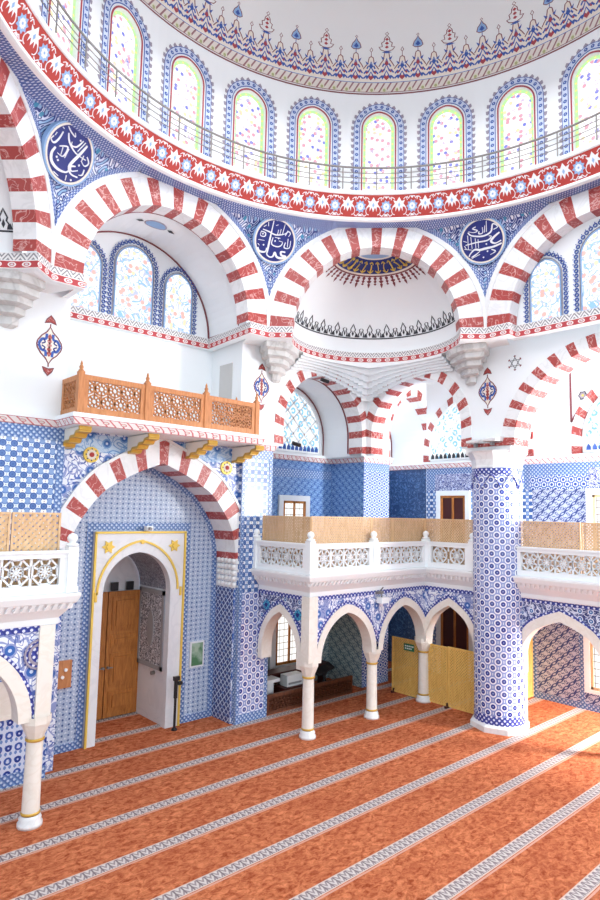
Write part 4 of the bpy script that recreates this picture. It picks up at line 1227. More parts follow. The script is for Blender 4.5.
for a in (-.72, 1.34): m.bar(F, (a + .02, 2.95), (a + .02, 3.15), .05, .08, .12)
m.build('gold_trim', 'goldpaint', t)
for a in (-.47, 1.15):
    m = MB(); m.plate(F, star(a, 4.1, 6, .15, .085), .09, .12); m.plate(F, star(a, 4.1, 6, .07, .05), .12, .145); m.build('gold_star', 'goldpaint', t)
m = MB(); m.plate(F, [(.33 + .05 * math.cos(i), 4.2 + .05 * math.sin(i)) for i in [k * PI / 5 for k in range(10)]], .09, .13); m.build('gold_boss', 'goldpaint', t)
m = MB()
deep = arc(.28, .88, 3.1, .93, 24, 0); arch_only = arc(.28, .86, 3.06, .91, 24)
reveal(m, F, arch_only, -.12, -1.45, 1)
for a in (-.58, 1.14): m.face([F(a, 0, -.12), F(a, 0, -1.45), F(a, 3.06, -1.45), F(a, 3.06, -.12)], 0)
m.poly(F, arc(.28, .9, 3.0, .98, 24, 0), -1.46, 0)
m.build('recess_lining', ['dstone', 't_darkscroll' if 't_darkscroll' in MT else 't_cross'], t)
X_ = Fr((1.14, 0, 0), (0, -1, 0), (-1, 0, 0))
m = MB(); m.fbox(X_, -9.15, -7.98, 1.22, 3.0, 0, .03, 0)
for a0, a1, b0, b1 in ((-9.17, -9.07, 1.2, 3.02), (-8.06, -7.96, 1.2, 3.02), (-9.17, -7.96, 1.2, 1.3), (-9.17, -7.96, 2.92, 3.02)): m.fbox(X_, a0, a1, b0, b1, 0, .045, 1)
oval = [(-8.56 + .16 * math.cos(q * PI / 10), 2.1 + .42 * math.sin(q * PI / 10)) for q in range(20)]
m.plate(X_, oval, .03, .05, 1)
m.build('scroll_panel', ['t_scroll' if 't_scroll' in MT else 't_cross', 'grey'], t)
m = MB(); m.tube([X_(-8.35, 1.1, 0), X_(-8.35, 1.1, .09)], .045, 10); m.build('knob', 'metal', t)
for nm_, a0, a1, hs in (('door_leaf', -.62, .26, 1), ('door_leaf', .285, 1.14, -1)):
    lf = MB(); F9 = YW(9.2)
    lf.fbox(F9, a0, a1, .02, 2.94, 0, .06)
    w_ = a1 - a0
    for b0, b1 in ((.16, .62), (.74, 1.5), (1.62, 1.92), (2.04, 2.82)):
        lf.fbox(F9, a0 + .1, a1 - .1, b0, b1, .06, .085); lf.fbox(F9, a0 + .13, a1 - .13, b0 + .03, b1 - .03, .02, .09); lf.fbox(F9, a0 + .19, a1 - .19, b0 + .09, b1 - .09, .085, .12)
    lo = lf.build(nm_, 'wood', t)
    h = MB(); hx_ = a1 - .05 if hs > 0 else a0 + .05
    h.tube([F9(hx_, 1.18, .06), F9(hx_, 1.18, .14)], .03, 10); h.tube([F9(hx_, 1.18, .13), F9(hx_ - hs * .1, 1.18, .13)], .014, 8)
    subpart(h, 'door_handle', 'metal', lo)
for a in (.42, .82):
    m = MB(); m.box(a - .09, a + .09, 9.12, 9.17, 2.96, 3.16); m.build('dark_plate', 'black', t)


# ------------------------------------------------------------------ wooden balcony on the left wall
SL = [(-3.42, 6.85), (-2.02, 6.85), (-2.02, 6.02), (2.28, 6.02), (2.28, 6.93), (3.42, 6.93), (3.42, 8.48), (7.1, 8.48), (7.1, 7.15), (8.26, 7.15), (8.26, 9.05), (10.22, 9.05), (10.22, 7.2), (10.22, -6)]
mb = MB(); sweep(mb, [(-9, 8.48), (-7.0, 8.48), (-3.42, 8.48)] + SL, [(-.1, 6.44), (.03, 6.45), (.09, 6.58), (.09, 6.66), (-.1, 6.67)], [0, 1, 0, 0])
tag(mb.build('trim_5', ['white', 'chain2']), 'pink leaf cornice along the top of the blue tiles', 'cornice', kind='structure')
t = MB(); t.box(-2.0, 2.26, 6.03, 8.2, 6.46, 6.655)
struct('balcony_slab', t, ['white'], 'white slab of the wooden balcony on the left wall', 'balcony slab')
def star_lattice(mb, F, a0, a1, b0, b1, s, w_, c0, c1, m=0):
    """three families of crossing bars (stars and hexagons), clipped to the rectangle"""
    def clip(p, d):
        t0, t1 = -1e9, 1e9
        for k, (lo, hi) in enumerate(((a0, a1), (b0, b1))):
            if abs(d[k]) < 1e-9:
                if not lo <= p[k] <= hi: return
            else:
                x, y = (lo - p[k]) / d[k], (hi - p[k]) / d[k]
                t0, t1 = max(t0, min(x, y)), min(t1, max(x, y))
        if t1 - t0 > 1e-3: mb.bar(F, (p[0] + d[0] * t0, p[1] + d[1] * t0), (p[0] + d[0] * t1, p[1] + d[1] * t1), w_, c0, c1, m)
    cx, cy = (a0 + a1) / 2, (b0 + b1) / 2; R = math.hypot(a1 - a0, b1 - b0) / 2
    for ang in (0, 60, 120):
        th = math.radians(ang + 90 * 0); d = (math.cos(th), math.sin(th)); nrm = (-d[1], d[0])
        k = int(R / s) + 2
        for i in range(-k, k + 1): clip((cx + nrm[0] * (i + .5) * s, cy + nrm[1] * (i + .5) * s), d)
def rosettes(mb, F, a0, a1, b0, b1, s, w_, c0, c1, m=0):
    """linked ring rosettes in a staggered field"""
    nx = max(1, int(round((a1 - a0) / s))); sx = (a1 - a0) / nx; ny = max(1, int(round((b1 - b0) / (s * .87)))); sy = (b1 - b0) / ny
    for j in range(ny):
        for i in range(nx + (j % 2)):
            x = a0 + sx * (i + (.5 if j % 2 == 0 else 0)); y = b0 + sy * (j + .5)
            pts = [(x + sx * .47 * math.cos(q * PI / 6 + .26), y + sx * .47 * math.sin(q * PI / 6 + .26)) for q in range(12)]
            st = [(x + sx * .2 * math.cos(q * PI / 4), y + sx * .2 * math.sin(q * PI / 4)) for q in range(8)]
            cl = lambda p: (min(a1, max(a0, p[0])), min(b1, max(b0, p[1])))
            mb.ribbon(F, [cl(p) for p in pts], w_, c0, c1, m, True); mb.ribbon(F, [cl(p) for p in st], w_ * .8, c0, c1, m, True)
            for q in range(8):
                an = q * PI / 4
                mb.bar(F, cl((x + sx * .19 * math.cos(an), y + sx * .19 * math.sin(an))), cl((x + sx * .47 * math.cos(an), y + sx * .47 * math.sin(an))), w_ * .85, c0, c1, m)
            for sg in (1, -1):
                mb.bar(F, cl((x + sx * .5, y)), cl((x + sx * .5, y + sg * sy * .55)), w_ * .8, c0, c1, m)
def big_rosettes(mb, F, a0, a1, b0, b1, w_, c0, c1):
    n = max(1, int(round((a1 - a0) / .42))); sx = (a1 - a0) / n; R = (b1 - b0) / 2
    for i in range(n):
        x, y = a0 + sx * (i + .5), (b0 + b1) / 2
        for r, k in ((.50, 8), (1.0, 8)):
            mb.ribbon(F, [(x + R * r * math.cos(q * 2 * PI / k + .39), y + R * r * math.sin(q * 2 * PI / k + .39)) for q in range(k)], w_ * .8, c0, c1, 0, True)
        for q in range(8):
            an = q * 2 * PI / 8 + .39
            mb.bar(F, (x + R * .46 * math.cos(an), y + R * .46 * math.sin(an)), (x + R * .98 * math.cos(an), y + R * .98 * math.sin(an)), w_ * .8, c0, c1)
            an += PI / 8
            mb.bar(F, (x + R * .18 * math.cos(an), y + R * .18 * math.sin(an)), (x + R * .5 * math.cos(an), y + R * .5 * math.sin(an)), w_ * .7, c0, c1)
        mb.plate(F, [(x + R * (.2 if q % 2 else .12) * math.cos(q * PI / 8), y + R * (.2 if q % 2 else .12) * math.sin(q * PI / 8)) for q in range(16)], c0, c1)
        if i: mb.bar(F, (x - sx / 2, b0), (x - sx / 2, b0 + R * .55), w_, c0, c1); mb.bar(F, (x - sx / 2, b1 - R * .55), (x - sx / 2, b1), w_, c0, c1)
bal = thing('wooden_balustrade', 'carved oak balustrade of the balcony under the left wall windows', 'balustrade', (.1, 6.08, 6.66))
PX = (-1.95, -.59, .81, 2.19)
FB = YW(6.08)
def post(F, a, parent, b1=7.45):
    m = MB(); m.fbox(F, a - .055, a + .055, 6.67, b1, -.055, .055); po = m.build('post', 'wood_rail', parent)
    c = F(a, 0, 0); m = MB(); m.lathe([(.05, b1), (.055, b1 + .02), (.03, b1 + .04), (.042, b1 + .085), (.02, b1 + .13), (.026, b1 + .15), (.004, b1 + .21)], c.x, c.y, 12)
    subpart(m, 'finial', 'wood_rail', po)
def wood_panel(F, a0, a1):
    m = MB(); m.fbox(F, a0, a1, 6.67, 6.79, -.035, .035); m.fbox(F, a0, a1, 7.30, 7.40, -.035, .035); m.fbox(F, a0, a0 + .09, 6.79, 7.30, -.03, .03); m.fbox(F, a1 - .09, a1, 6.79, 7.30, -.03, .03)
    rf = m.build('rail_frame', 'wood_rail', bal)
    m = MB(); rosettes(m, F, a0 + .09, a1 - .09, 6.79, 7.30, .25, .026, -.02, .02)
    subpart(m, 'lattice_panel', 'wood_rail', rf)
for a in PX: post(FB, a, bal)
for a0, a1 in zip(PX, PX[1:]): wood_panel(FB, a0 + .055, a1 - .055)
for x in (-1.95, 2.19):
    Fs = Fr((x, 0, 0), (0, -1, 0), (-1, 0, 0))
    wood_panel(Fs, -6.88, -6.14)
    if x > 0: post(Fs, -6.86, bal)
# gilt brackets
for i, x in enumerate((-1.80, -.38, 1.04, 2.34)):
    t = thing('gilded_bracket', '%s gilded stepped bracket from the left under the wooden balcony' % ('first', 'second', 'third', 'fourth')[i], 'bracket', (x, 7.04, 6.2), 'gilded brackets under the wooden balcony')
    Fx = Fr((x, 0, 0), (0, -1, 0), (-1, 0, 0))
    pr_ = [(-7.04, 6.44), (-6.12, 6.44), (-6.10, 6.36), (-6.28, 6.335), (-6.32, 6.27), (-6.52, 6.265), (-6.57, 6.19), (-6.80, 6.185), (-6.84, 6.12), (-7.04, 6.10)]
    m = MB(); m.plate(Fx, pr_, -.10, .10); m.poly(Fx, pr_, -.10); m.build('body', 'cream', t)
    m = MB()
    for k in range(1, len(pr_) - 1):
        p, q = pr_[k], pr_[k + 1]
        m.bar(Fx, p, q, .05, -.116, .116)
    m.build('gilt_edge', 'gold', t)
for x, z, lb in ((-1.26, 6.0, 'round gold rosette with red centre left of the striped door arch'), (2.08, 5.95, 'round gold rosette with red centre right of the striped door arch')):
    F = YW(7.05); t = thing('gold_rosette', lb, 'rosette', F(x, z), 'gold rosettes beside the striped door arch')
    C = lambda r, n=20: [(x + r * math.cos(2 * PI * i / n), z + r * math.sin(2 * PI * i / n)) for i in range(n)]
    m = MB(); m.plate(F, C(.16), 0, .04); m.build('disc', 'goldpaint', t)
    m = MB(); m.plate(F, star(x, z, 8, .13, .09), .04, .05, 0); m.build('petals', 'cream', t)
    for i in range(8):
        m = MB(); m.plate(F, [(x + .115 * math.cos(i * PI / 4) + .018 * math.cos(q * 1.57), z + .115 * math.sin(i * PI / 4) + .018 * math.sin(q * 1.57)) for q in range(4)], .05, .056); m.build('dot', 'black_paint', t)
    m = MB(); m.plate(F, C(.05, 12), .05, .065); m.build('centre', 'band_red', t)

# painted almond medallions on the white walls
def almond(F, a, z, label, h=.36, w_=.24):
    t = thing('almond_medallion', label, 'painted medallion', F(a, z), 'painted almond medallions on the white walls')
    o = [(a + w_ * x, z + h * y) for x, y in ((0, 1), (.25, .72), (.62, .5), (.93, .2), (1, 0), (.93, -.2), (.62, -.5), (.25, -.72), (0, -1), (-.25, -.72), (-.62, -.5), (-.93, -.2), (-1, 0), (-.93, .2), (-.62, .5), (-.25, .72))]
    m = MB(); m.poly(F, o, .006, 1); m.ribbon(F, o, .022, 0, .012, 0, True)
    for y in (.22, -.22, .0, .44, -.44):
        m.poly(F, [(a, z + h * y + .07), (a + .05, z + h * y), (a, z + h * y - .07), (a - .05, z + h * y)], .010, 3)
    for s in (-1, 1):
        for y0, sy in ((0, 1), (0, -1)):
            m.ribbon(F, smooth_line([(a + s * w_ * .85, z), (a + s * w_ * .62, z + sy * h * .28), (a + s * w_ * .3, z + sy * h * .34), (a + s * w_ * .25, z + sy * h * .62)]), .05, 0, .010, 2)
            m.ribbon(F, smooth_line([(a + s * w_ * .6, z + sy * h * .05), (a + s * w_ * .35, z + sy * h * .15), (a + s * w_ * .5, z + sy * h * .3)]), .025, 0, .011, 4)
    m.build('almond', ['brown_line', 'cream', 'blue', 'rstone', 'navy'], t)
    for s in (1, -1):
        m = MB(); y = z + s * h
        m.ribbon(F, [(a, y), (a, y + s * .06)], .02, 0, .01, 0)
        tr = [(a - .11, y + s * .07), (a, y + s * .10), (a + .11, y + s * .07), (a + .07, y + s * .15), (a, y + s * .23), (a - .07, y + s * .15)]
        m.poly(F, tr, .006, 1); m.ribbon(F, tr, .022, 0, .01, 0, True)
        m.build('finial', ['brown_line', 'rstone'], t)
almond(YW(YL), 2.97, 8.03, 'painted almond medallion right of the wooden balcony')
almond(YW(YL), -2.27, 8.03, 'painted almond medallion left of the wooden balcony')
almond(XW(XR), -2.97, 7.99, 'painted almond medallion above the round tiled pillar')
t = MB(); F = XW(XR)
for q in range(6):
    an = q * PI / 3 + PI / 6; x, y = -2.24 + .09 * math.cos(an), 8.58 + .09 * math.sin(an)
    t.ribbon(F, [(x + .045 * math.cos(an + k * 2 * PI / 3), y + .045 * math.sin(an + k * 2 * PI / 3)) for k in range(3)], .018, 0, .01, 0, True)
    t.poly(F, [(-2.24 + .14 * math.cos(an), 8.58 + .14 * math.sin(an)), (-2.24 + .17 * math.cos(an + .2), 8.58 + .17 * math.sin(an + .2)), (-2.24 + .19 * math.cos(an), 8.58 + .19 * math.sin(an)), (-2.24 + .17 * math.cos(an - .2), 8.58 + .17 * math.sin(an - .2))], .01, 1)
tag(t.build('painted_star_rosette', ['black_paint', 'brown_line']), 'small dark six-pointed painted rosette left of the wide striped arch', 'painted rosette')
t = MB(); F = XW(10.24)
t.poly(F, star(-2.05, 8.25, 6, .11, .08), .01, 1); t.ribbon(F, star(-2.05, 8.25, 6, .12, .09), .025, 0, .012, 0, True); t.poly(F, star(-2.05, 8.25, 6, .04, .03), .013, 2)
tag(t.build('painted_vault_star', ['black_paint', 'leafy', 'goldpaint']), 'small dark painted star rosette in the aisle at the right edge', 'painted rosette')

# ------------------------------------------------------------------ corner bay walls, corner pier and right wall below
def back_tiles(m):
    wall(m, YW(8.5), 3.42, 7.1, 3.5, 6.46, [], 0); wall(m, YW(8.5), 3.42, 7.1, 0, 3.5, [], 1)
    m.fbox(YW(8.5), 3.42, 7.1, 5.95, 6.2, 0, .012, 2)
    m.face([(3.42, 6.93, 0), (3.42, 8.5, 0), (3.42, 8.5, 6.46), (3.42, 6.93, 6.46)], 0)
    wall(m, YW(8.5), -9.2, -3.42, 0, 6.46, [], 0)
tiled('wall_back_lower', 'blue leaf tiled end wall behind the corner gallery', back_tiles, ['t_leaf_blue', 't_leaf_green', 't_edge_blue'])
def cpier(m):
    m.box(7.1, 8.26, 7.15, 8.6, 3.5, 6.46, 0); m.box(7.1, 8.26, 7.15, 8.6, 6.46, 9.3, 2)
    m.box(7.1, 8.26, 7.15, 8.6, 0, 3.5, 3)
    m.fbox(YW(7.15), 7.1, 8.26, 3.5, 6.2, 0, .01, 1); m.fbox(YW(7.15), 7.1, 8.26, 0, 3.5, 0, .01, 1)
    m.fbox(YW(7.15), 7.1, 8.26, 6.2, 6.46, 0, .014, 4); m.fbox(YW(7.15), 7.1, 8.26, 0, .16, 0, .014, 4)
tiled('wall_corner_pier', 'square tiled pier in the corner where both galleries meet', cpier, ['t_leaf_blue', 't_lat', 'plaster_cool', 't_leaf_green', 't_edge_blue'], 'pier')
def right_low(m):
    F = XW(10.25)
    wall(m, F, -7.2, 6, 5.72, 6.46, [], 2); wall(m, F, -7.2, -3.55, 0, 5.72, [], 0); wall(m, F, -3.55, 6, 0, 5.72, [], 1)
    m.fbox(F, -3.6, 6, 5.72, 6.1, 0, .012, 3); m.fbox(F, -3.6, 6, 6.1, 6.46, 0, .014, 2); m.fbox(F, -3.55, 6, 0, .16, 0, .014, 2)
    m.fbox(F, -3.62, -3.5, 0, 3.2, 0, .019, 2); m.fbox(F, -2.32, -2.2, 0, 3.2, 0, .019, 2)
    m.fbox(F, -6.85, -5.4, 5.72, 6.25, 0, .016, 4); m.fbox(F, -1.95, -.5, 5.75, 6.28, 0, .016, 4)
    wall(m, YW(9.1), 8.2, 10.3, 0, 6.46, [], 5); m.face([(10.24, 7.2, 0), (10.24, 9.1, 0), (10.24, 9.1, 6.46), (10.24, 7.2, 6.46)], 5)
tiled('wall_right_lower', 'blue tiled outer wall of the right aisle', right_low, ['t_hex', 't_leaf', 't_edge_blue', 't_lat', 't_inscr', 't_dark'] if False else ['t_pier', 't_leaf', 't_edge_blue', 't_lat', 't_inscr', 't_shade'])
def framed(F, a0, a1, b0, b1, label, n, cat, fill, bars=False, mat='wood', fr=.16, fm='white'):
    t = thing(('door_%d' if cat == 'door' else 'window_%d') % n, label, cat, F(a0, b0), None, 'structure')
    m = MB()
    for q in ((a0, a0 + fr, b0, b1), (a1 - fr, a1, b0, b1), (a0 + fr, a1 - fr, b1 - fr, b1)) + (((a0 + fr, a1 - fr, b0, b0 + fr * .6),) if cat == 'window' else ()): m.fbox(F, *q, 0, .07)
    m.build('stone_frame', fm, t)
    z0 = b0 + (fr * .6 if cat == 'window' else 0)
    m = MB(); m.poly(F, [(a0 + fr, z0), (a1 - fr, z0), (a1 - fr, b1 - fr), (a0 + fr, b1 - fr)], .02); m.build('pane' if fill.startswith('g_') else 'leaf', fill, t)
    m = MB(); w_ = .07
    for q in ((a0 + fr, a0 + fr + w_, z0, b1 - fr), (a1 - fr - w_, a1 - fr, z0, b1 - fr), (a0 + fr, a1 - fr, b1 - fr - w_, b1 - fr), (a0 + fr, a1 - fr, z0, z0 + w_), ((a0 + a1) / 2 - .03, (a0 + a1) / 2 + .03, z0, b1 - fr)): m.fbox(F, *q, .02, .06)
    m.build('wooden_sash', mat, t)
    return t
framed(YW(8.49), 4.95, 6.15, 3.6, 5.42, 'wooden window with pale stone frame behind the corner gallery screen', 50, 'window', 'g_day', fm='dstone')
w1 = framed(YW(8.49), 4.75, 6.18, .55, 2.75, 'daylit wooden window behind the carved bookrest under the gallery', 51, 'window', 'g_day', fm='dstone', fr=.2)
m = MB(); m.hexa([(5.9, 8.42, .85), (5.96, 8.42, .85), (5.72, 7.9, .85), (5.66, 7.9, .85), (5.9, 8.42, 2.5), (5.96, 8.42, 2.5), (5.72, 7.9, 2.5), (5.66, 7.9, 2.5)]); m.build('open_shutter', 'wood_gold', w1)
framed(XW(10.25), -6.78, -5.55, 3.5, 5.72, 'dark wooden door in a white stone frame on the corner gallery', 2, 'door', 'darkred')
framed(XW(10.25), -6.78, -5.45, 0, 2.9, 'dark red door in a white stone frame behind the honey screens', 3, 'door', 'darkred')
framed(XW(10.25), -2.02, -.4, 3.5, 5.72, 'white framed window above the right gallery at the picture edge', 52, 'window', 'g_day', mat='wood_tan')
framed(XW(10.25), -2.18, -.45, .45, 2.75, 'white framed window at floor level on the right edge', 53, 'window', 'g_day', mat='wood_tan')

# ------------------------------------------------------------------ round tiled pillar
PC = (7.32, 2.96)
t = thing('round_pillar', 'big round pillar clad in white and navy hexagon tiles', 'pillar', (*PC, 0))
m = MB()
m.lathe([(.0, .0), (.69, .0), (.69, .12), (.63, .17), (.58, .17)], *PC, 8, smooth=False); m.build('plinth', 'wstone', t)
m = MB(); m.lathe([(.585, .17), (.585, 6.08)], *PC, 48, 0, uvr=.585); m.build('tile_shaft', 't_hex', t)
m = MB(); m.lathe([(.59, .17), (.592, .36), (.588, .37)], *PC, 48, 0); m.lathe([(.588, 5.93), (.592, 5.94), (.592, 6.09)], *PC, 48, 0)
for i in range(8):
    a = i * PI / 4 + .3
    for s in (-1, 1):
        pts = [(PC[0] + .594 * math.cos(a + s * q * PI / 8), PC[1] + .594 * math.sin(a + s * q * PI / 8), 5.92 - .34 * (q ** 1.6)) for q in [k / 6 for k in range(7)]]
        m.tube(pts, .022, 5)
m.build('tile_border', 't_edge', t)
m = MB(); m.lathe([(.60, 6.08), (.61, 6.12), (.60, 6.16), (.62, 6.30), (.70, 6.46), (.74, 6.50)], *PC, 8, smooth=False, a0=PI / 8, a1=2 * PI + PI / 8)
m.box(6.93, 7.72, 2.36, 3.58, 6.44, 6.64)
m.build('capital', 'wstone', t)
m = MB(); m.box(6.90, 7.0, 2.40, 3.52, 6.62, 6.70); m.build('painted_ledge', 'rstone', t)
m = MB(); m.box(6.97, 7.64, 2.30, 3.68, 6.6, 9.2); m.build('springer_wall', 'plaster', t)
for a0, z, lb, w_ in ((-3.42, 6.64, 'left grey floodlight on the ledge of the round pillar', .34), (-2.98, 6.66, 'right grey floodlight on the ledge of the round pillar', .36)):
    F = XW(6.93); t = thing('floodlight', lb, 'floodlight', F(a0 + w_ / 2, z, .1), 'floodlights on the round pillar ledge')
    m = MB(); c = [F(a0 + .05, z + .06, .0), F(a0 + w_ + .05, z + .06, .0), F(a0 + w_, z + .07, .26), F(a0, z + .07, .26), F(a0 + .08, z + .19, .0), F(a0 + w_ + .08, z + .19, .0), F(a0 + w_ + .02, z + .12, .28), F(a0 + .02, z + .12, .28)]
    m.hexa(c); m.build('housing', 'white', t)
    m = MB(); m.fbox(F, a0 + w_ / 2 - .03, a0 + w_ / 2 + .03, z - .02, z + .08, .02, .14); m.build('bracket', 'grey', t)

# ------------------------------------------------------------------ marble galleries
GP = [(0.17, 3.05), (.19, 3.07), (.19, 3.16), (.30, 3.30), (.32, 3.36), (.40, 3.42), (.44, 3.52), (.44, 3.56), (.1, 3.58)]
def gallery(pts, floor, ends=True):
    m = MB(); sweep(m, pts, [(0, 3.03)] + GP, None)
    m.face([(*p, 3.57) for p in floor]); m.face([(*p, 3.04) for p in reversed(floor)])
    # carved dentil row
    R = offset_path(pts, .345)
    for p, q in zip(R, R[1:]):
        L = math.hypot(q[0] - p[0], q[1] - p[1]); n = max(1, int(L / .115)); dx, dy = (q[0] - p[0]) / L, (q[1] - p[1]) / L
        F = Fr((p[0], p[1], 0), (dx, dy, 0), (dy, -dx, 0))
        for i in range(n):
            a = (i + .5) * L / n
            m.hexa([F(a - .04, 3.31, -.08), F(a + .02, 3.31, -.08), F(a + .02, 3.31, .0), F(a - .04, 3.31, .0), F(a - .01, 3.41, -.06), F(a + .05, 3.41, -.06), F(a + .05, 3.41, .045), F(a - .01, 3.41, .045)])
    return m
def balustrade(runs, label, base):
    t = thing('marble_balustrade', label, 'balustrade', base, 'pierced white marble balustrades of the galleries')
    for p, q, pa, pb in runs:
        L = math.hypot(q[0] - p[0], q[1] - p[1]); dx, dy = (q[0] - p[0]) / L, (q[1] - p[1]) / L
        F = Fr((p[0], p[1], 0), (dx, dy, 0), (dy, -dx, 0))
        for a in ([0] if pa else []) + ([L] if pb else []):
            m = MB(); m.fbox(F, a - .085, a + .085, 3.57, 4.30, -.085, .085); m.fbox(F, a - .1, a + .1, 3.57, 3.66, -.1, .1)
            po = m.build('post', 'white', t)
            c = F(a, 0, 0); m = MB(); m.lathe([(.06, 4.30), (.1, 4.31), (.1, 4.34), (.045, 4.36), (.075, 4.40), (.085, 4.44), (.06, 4.49), (.0, 4.52)], c.x, c.y, 12)
            subpart(m, 'finial', 'white', po)
        m = MB(); m.fbox(F, .085, L - .085, 3.57, 3.70, -.06, .06); m.fbox(F, .085, L - .085, 4.12, 4.24, -.06, .06); m.fbox(F, .085, L - .085, 4.20, 4.235, -.085, .085)
        m.fbox(F, .085, .20, 3.70, 4.12, -.05, .05); m.fbox(F, L - .20, L - .085, 3.70, 4.12, -.05, .05); rf = m.build('rail_frame', 'white', t)
        m = MB(); big_rosettes(m, F, .2, L - .2, 3.70, 4.12, .036, -.015, .015); subpart(m, 'pierced_panel', 'white', rf)
    return t
def screen(p, q, z0, z1, label, mat, group, posts=True, s=.052, wd=.030):
    L = math.hypot(q[0] - p[0], q[1] - p[1]); dx, dy = (q[0] - p[0]) / L, (q[1] - p[1]) / L
    F = Fr((p[0], p[1], 0), (dx, dy, 0), (dy, -dx, 0))
    t = thing('lattice_screen', label, 'screen', F(L / 2, z0), group)
    m = MB(); e = .035
    for a0, a1, b0, b1 in ((0, e, z0, z1), (L - e, L, z0, z1), (e, L - e, z1 - e, z1), (e, L - e, z0, z0 + e)): m.fbox(F, a0, a1, b0, b1, -.02, .02)
    m.build('frame', mat, t)
    m = MB()
    a0, a1, b0, b1 = e, L - e, z0 + e, z1 - e
    H = b1 - b0; n = int((L + H) / (s * 1.414))
    for k in range(n + 1):
        for sg in (1, -1):
            x0 = a0 - H + k * s * 1.414
            pp, qq = (x0, b0), (x0 + H, b1)
            if qq[0] <= a0 or pp[0] >= a1: continue
            if pp[0] < a0: pp = (a0, b0 + a0 - x0)
            if qq[0] > a1: qq = (a1, b0 + a1 - x0)
            if sg < 0: pp, qq = (a0 + a1 - pp[0], pp[1]), (a0 + a1 - qq[0], qq[1])
            c = .004 * sg
            nx, ny = -(qq[1] - pp[1]), qq[0] - pp[0]; l = math.hypot(nx, ny)
            if l < .01: continue
            nx, ny = nx / l * wd / 2, ny / l * wd / 2
            for cc in (c + .006, c - .006):
                m.face([F(pp[0] + nx, pp[1] + ny, cc), F(pp[0] - nx, pp[1] - ny, cc), F(qq[0] - nx, qq[1] - ny, cc), F(qq[0] + nx, qq[1] + ny, cc)])
    m.build('lattice', mat, t)
    return t
def spandrel(F, a0, a1, arches, z1=3.06, mat='t_span', label='', fn=arc):
    m = MB()
    holes = [fn(cx, hw, zs, ri, 24, zs) for cx, hw, zs, ri in arches]
    lo = min(zs for _, _, zs, _ in arches)
    wall(m, F, a0, a1, lo, z1, holes, 0); wall(m, F, a0, a1, lo, z1, holes, 1, c=-.26)
    for cx, hw, zs, ri in arches:
        m.ribbon(F, fn(cx, hw + .21, zs, ri + .25, 24), .08, 0, .012, 2)
    m.fbox(F, a0, a1, z1 - .09, z1, 0, .014, 2)
    o = struct('wall_spandrel', m, [mat, 'plaster', 't_edge'], label, 'spandrel')
    return o
def white_arch(F, cx, hw, zs, ri, label, th=.17, z0=None, fn=arc):
    m = MB(); I = fn(cx, hw, zs, ri, 24, z0); O = fn(cx, hw + th, zs, ri + th * 1.15, 24, z0)
    for i in range(len(I) - 1):
        m.face([F(*I[i], .03), F(*I[i + 1], .03), F(*O[i + 1], .03), F(*O[i], .03)])
        m.face([F(*I[i], -.28), F(*I[i + 1], -.28), F(*O[i + 1], -.28), F(*O[i], -.28)])
        m.face([F(*I[i], .03), F(*I[i + 1], .03), F(*I[i + 1], -.28), F(*I[i], -.28)]); m.face([F(*O[i], .03), F(*O[i + 1], .03), F(*O[i + 1], 0), F(*O[i], 0)])
    return tag(m.build('pointed_arch', 'cstone'), label, 'arch', 'cream pointed arches carrying the galleries')
def column(x, y, label, r=.13, mat='cstone'):
    t = thing('slender_column', label, 'column', (x, y, 0), 'slender marble columns under the galleries')
    m = MB(); m.lathe([(0, 0), (r * 1.45, 0), (r * 1.45, .05), (r * 1.25, .08), (r * 1.3, .12), (r * 1.08, .17)], x, y, 20); m.build('base', 'wstone', t)
    for z in (.17, 1.27):
        m = MB(); m.lathe([(r, z), (r * 1.12, z + .01), (r * 1.12, z + .04), (r, z + .05)], x, y, 20); m.build('gilt_ring', 'gold', t)
    m = MB(); m.lathe([(r * 1.03, .2), (r, .6), (r * .95, 1.3)], x, y, 20); m.build('shaft', mat, t)
    m = MB(); m.lathe([(r * .98, 1.31), (r * 1.2, 1.38), (r * 1.75, 1.55), (r * 1.75, 1.66)], x, y, 8, smooth=False, a0=PI / 8, a1=2 * PI + PI / 8); m.build('capital', mat, t)
    return t
# corner gallery
gx0, gx1, gy = 3.27, 7.5, 5.3
cpts = [(gx0, 6.93), (gx0, gy), (gx1, gy), (gx1, 3.5)]
flo = [(gx0, 6.93), (gx0, gy), (gx1, gy), (gx1, 3.5), (10.2, 3.5), (10.2, 8.4), (gx0, 8.4)]
# sweep runs with the room on its right-hand side
m = gallery(cpts, flo); struct('corner_gallery', m, ['white'], 'white carved floor edge of the corner gallery', 'gallery')
oc = offset_path(cpts, .30)
balustrade([(oc[0], oc[1], True, True), (oc[1], ((oc[1][0] + oc[2][0]) / 2, oc[1][1]), False, True), (((oc[1][0] + oc[2][0]) / 2, oc[1][1]), oc[2], False, True), (oc[2], (oc[3][0], 3.58), False, True)],
           'pierced white balustrade stepping round the corner gallery', (gx0, gy, 3.57))
os_ = offset_path(cpts, .16)
G1 = 'tan lattice screens behind the gallery balustrades'
screen((os_[0][0], 6.85), os_[1], 3.6, 4.84, 'tan lattice screen on the short left run of the corner gallery', 'wood_tan', G1)
screen(os_[1], (5.15, os_[1][1]), 3.6, 4.85, 'wide tan lattice screen right of the corner gallery corner post', 'wood_tan', G1)
screen((5.17, os_[1][1]), (5.95, os_[1][1]), 3.6, 4.84, 'narrow middle tan lattice screen of the corner gallery', 'wood_tan', G1)
screen((5.97, os_[1][1]), os_[2], 3.6, 4.84, 'tan lattice screen left of the inner angle of the corner gallery', 'wood_tan', G1)
screen(os_[2], (os_[2][0], 3.6), 3.6, 4.84, 'tan lattice screen beside the round pillar on the corner gallery', 'wood_tan', G1)
AR = (.86, 1.6, 1.02)
F = YW(gy - .17)
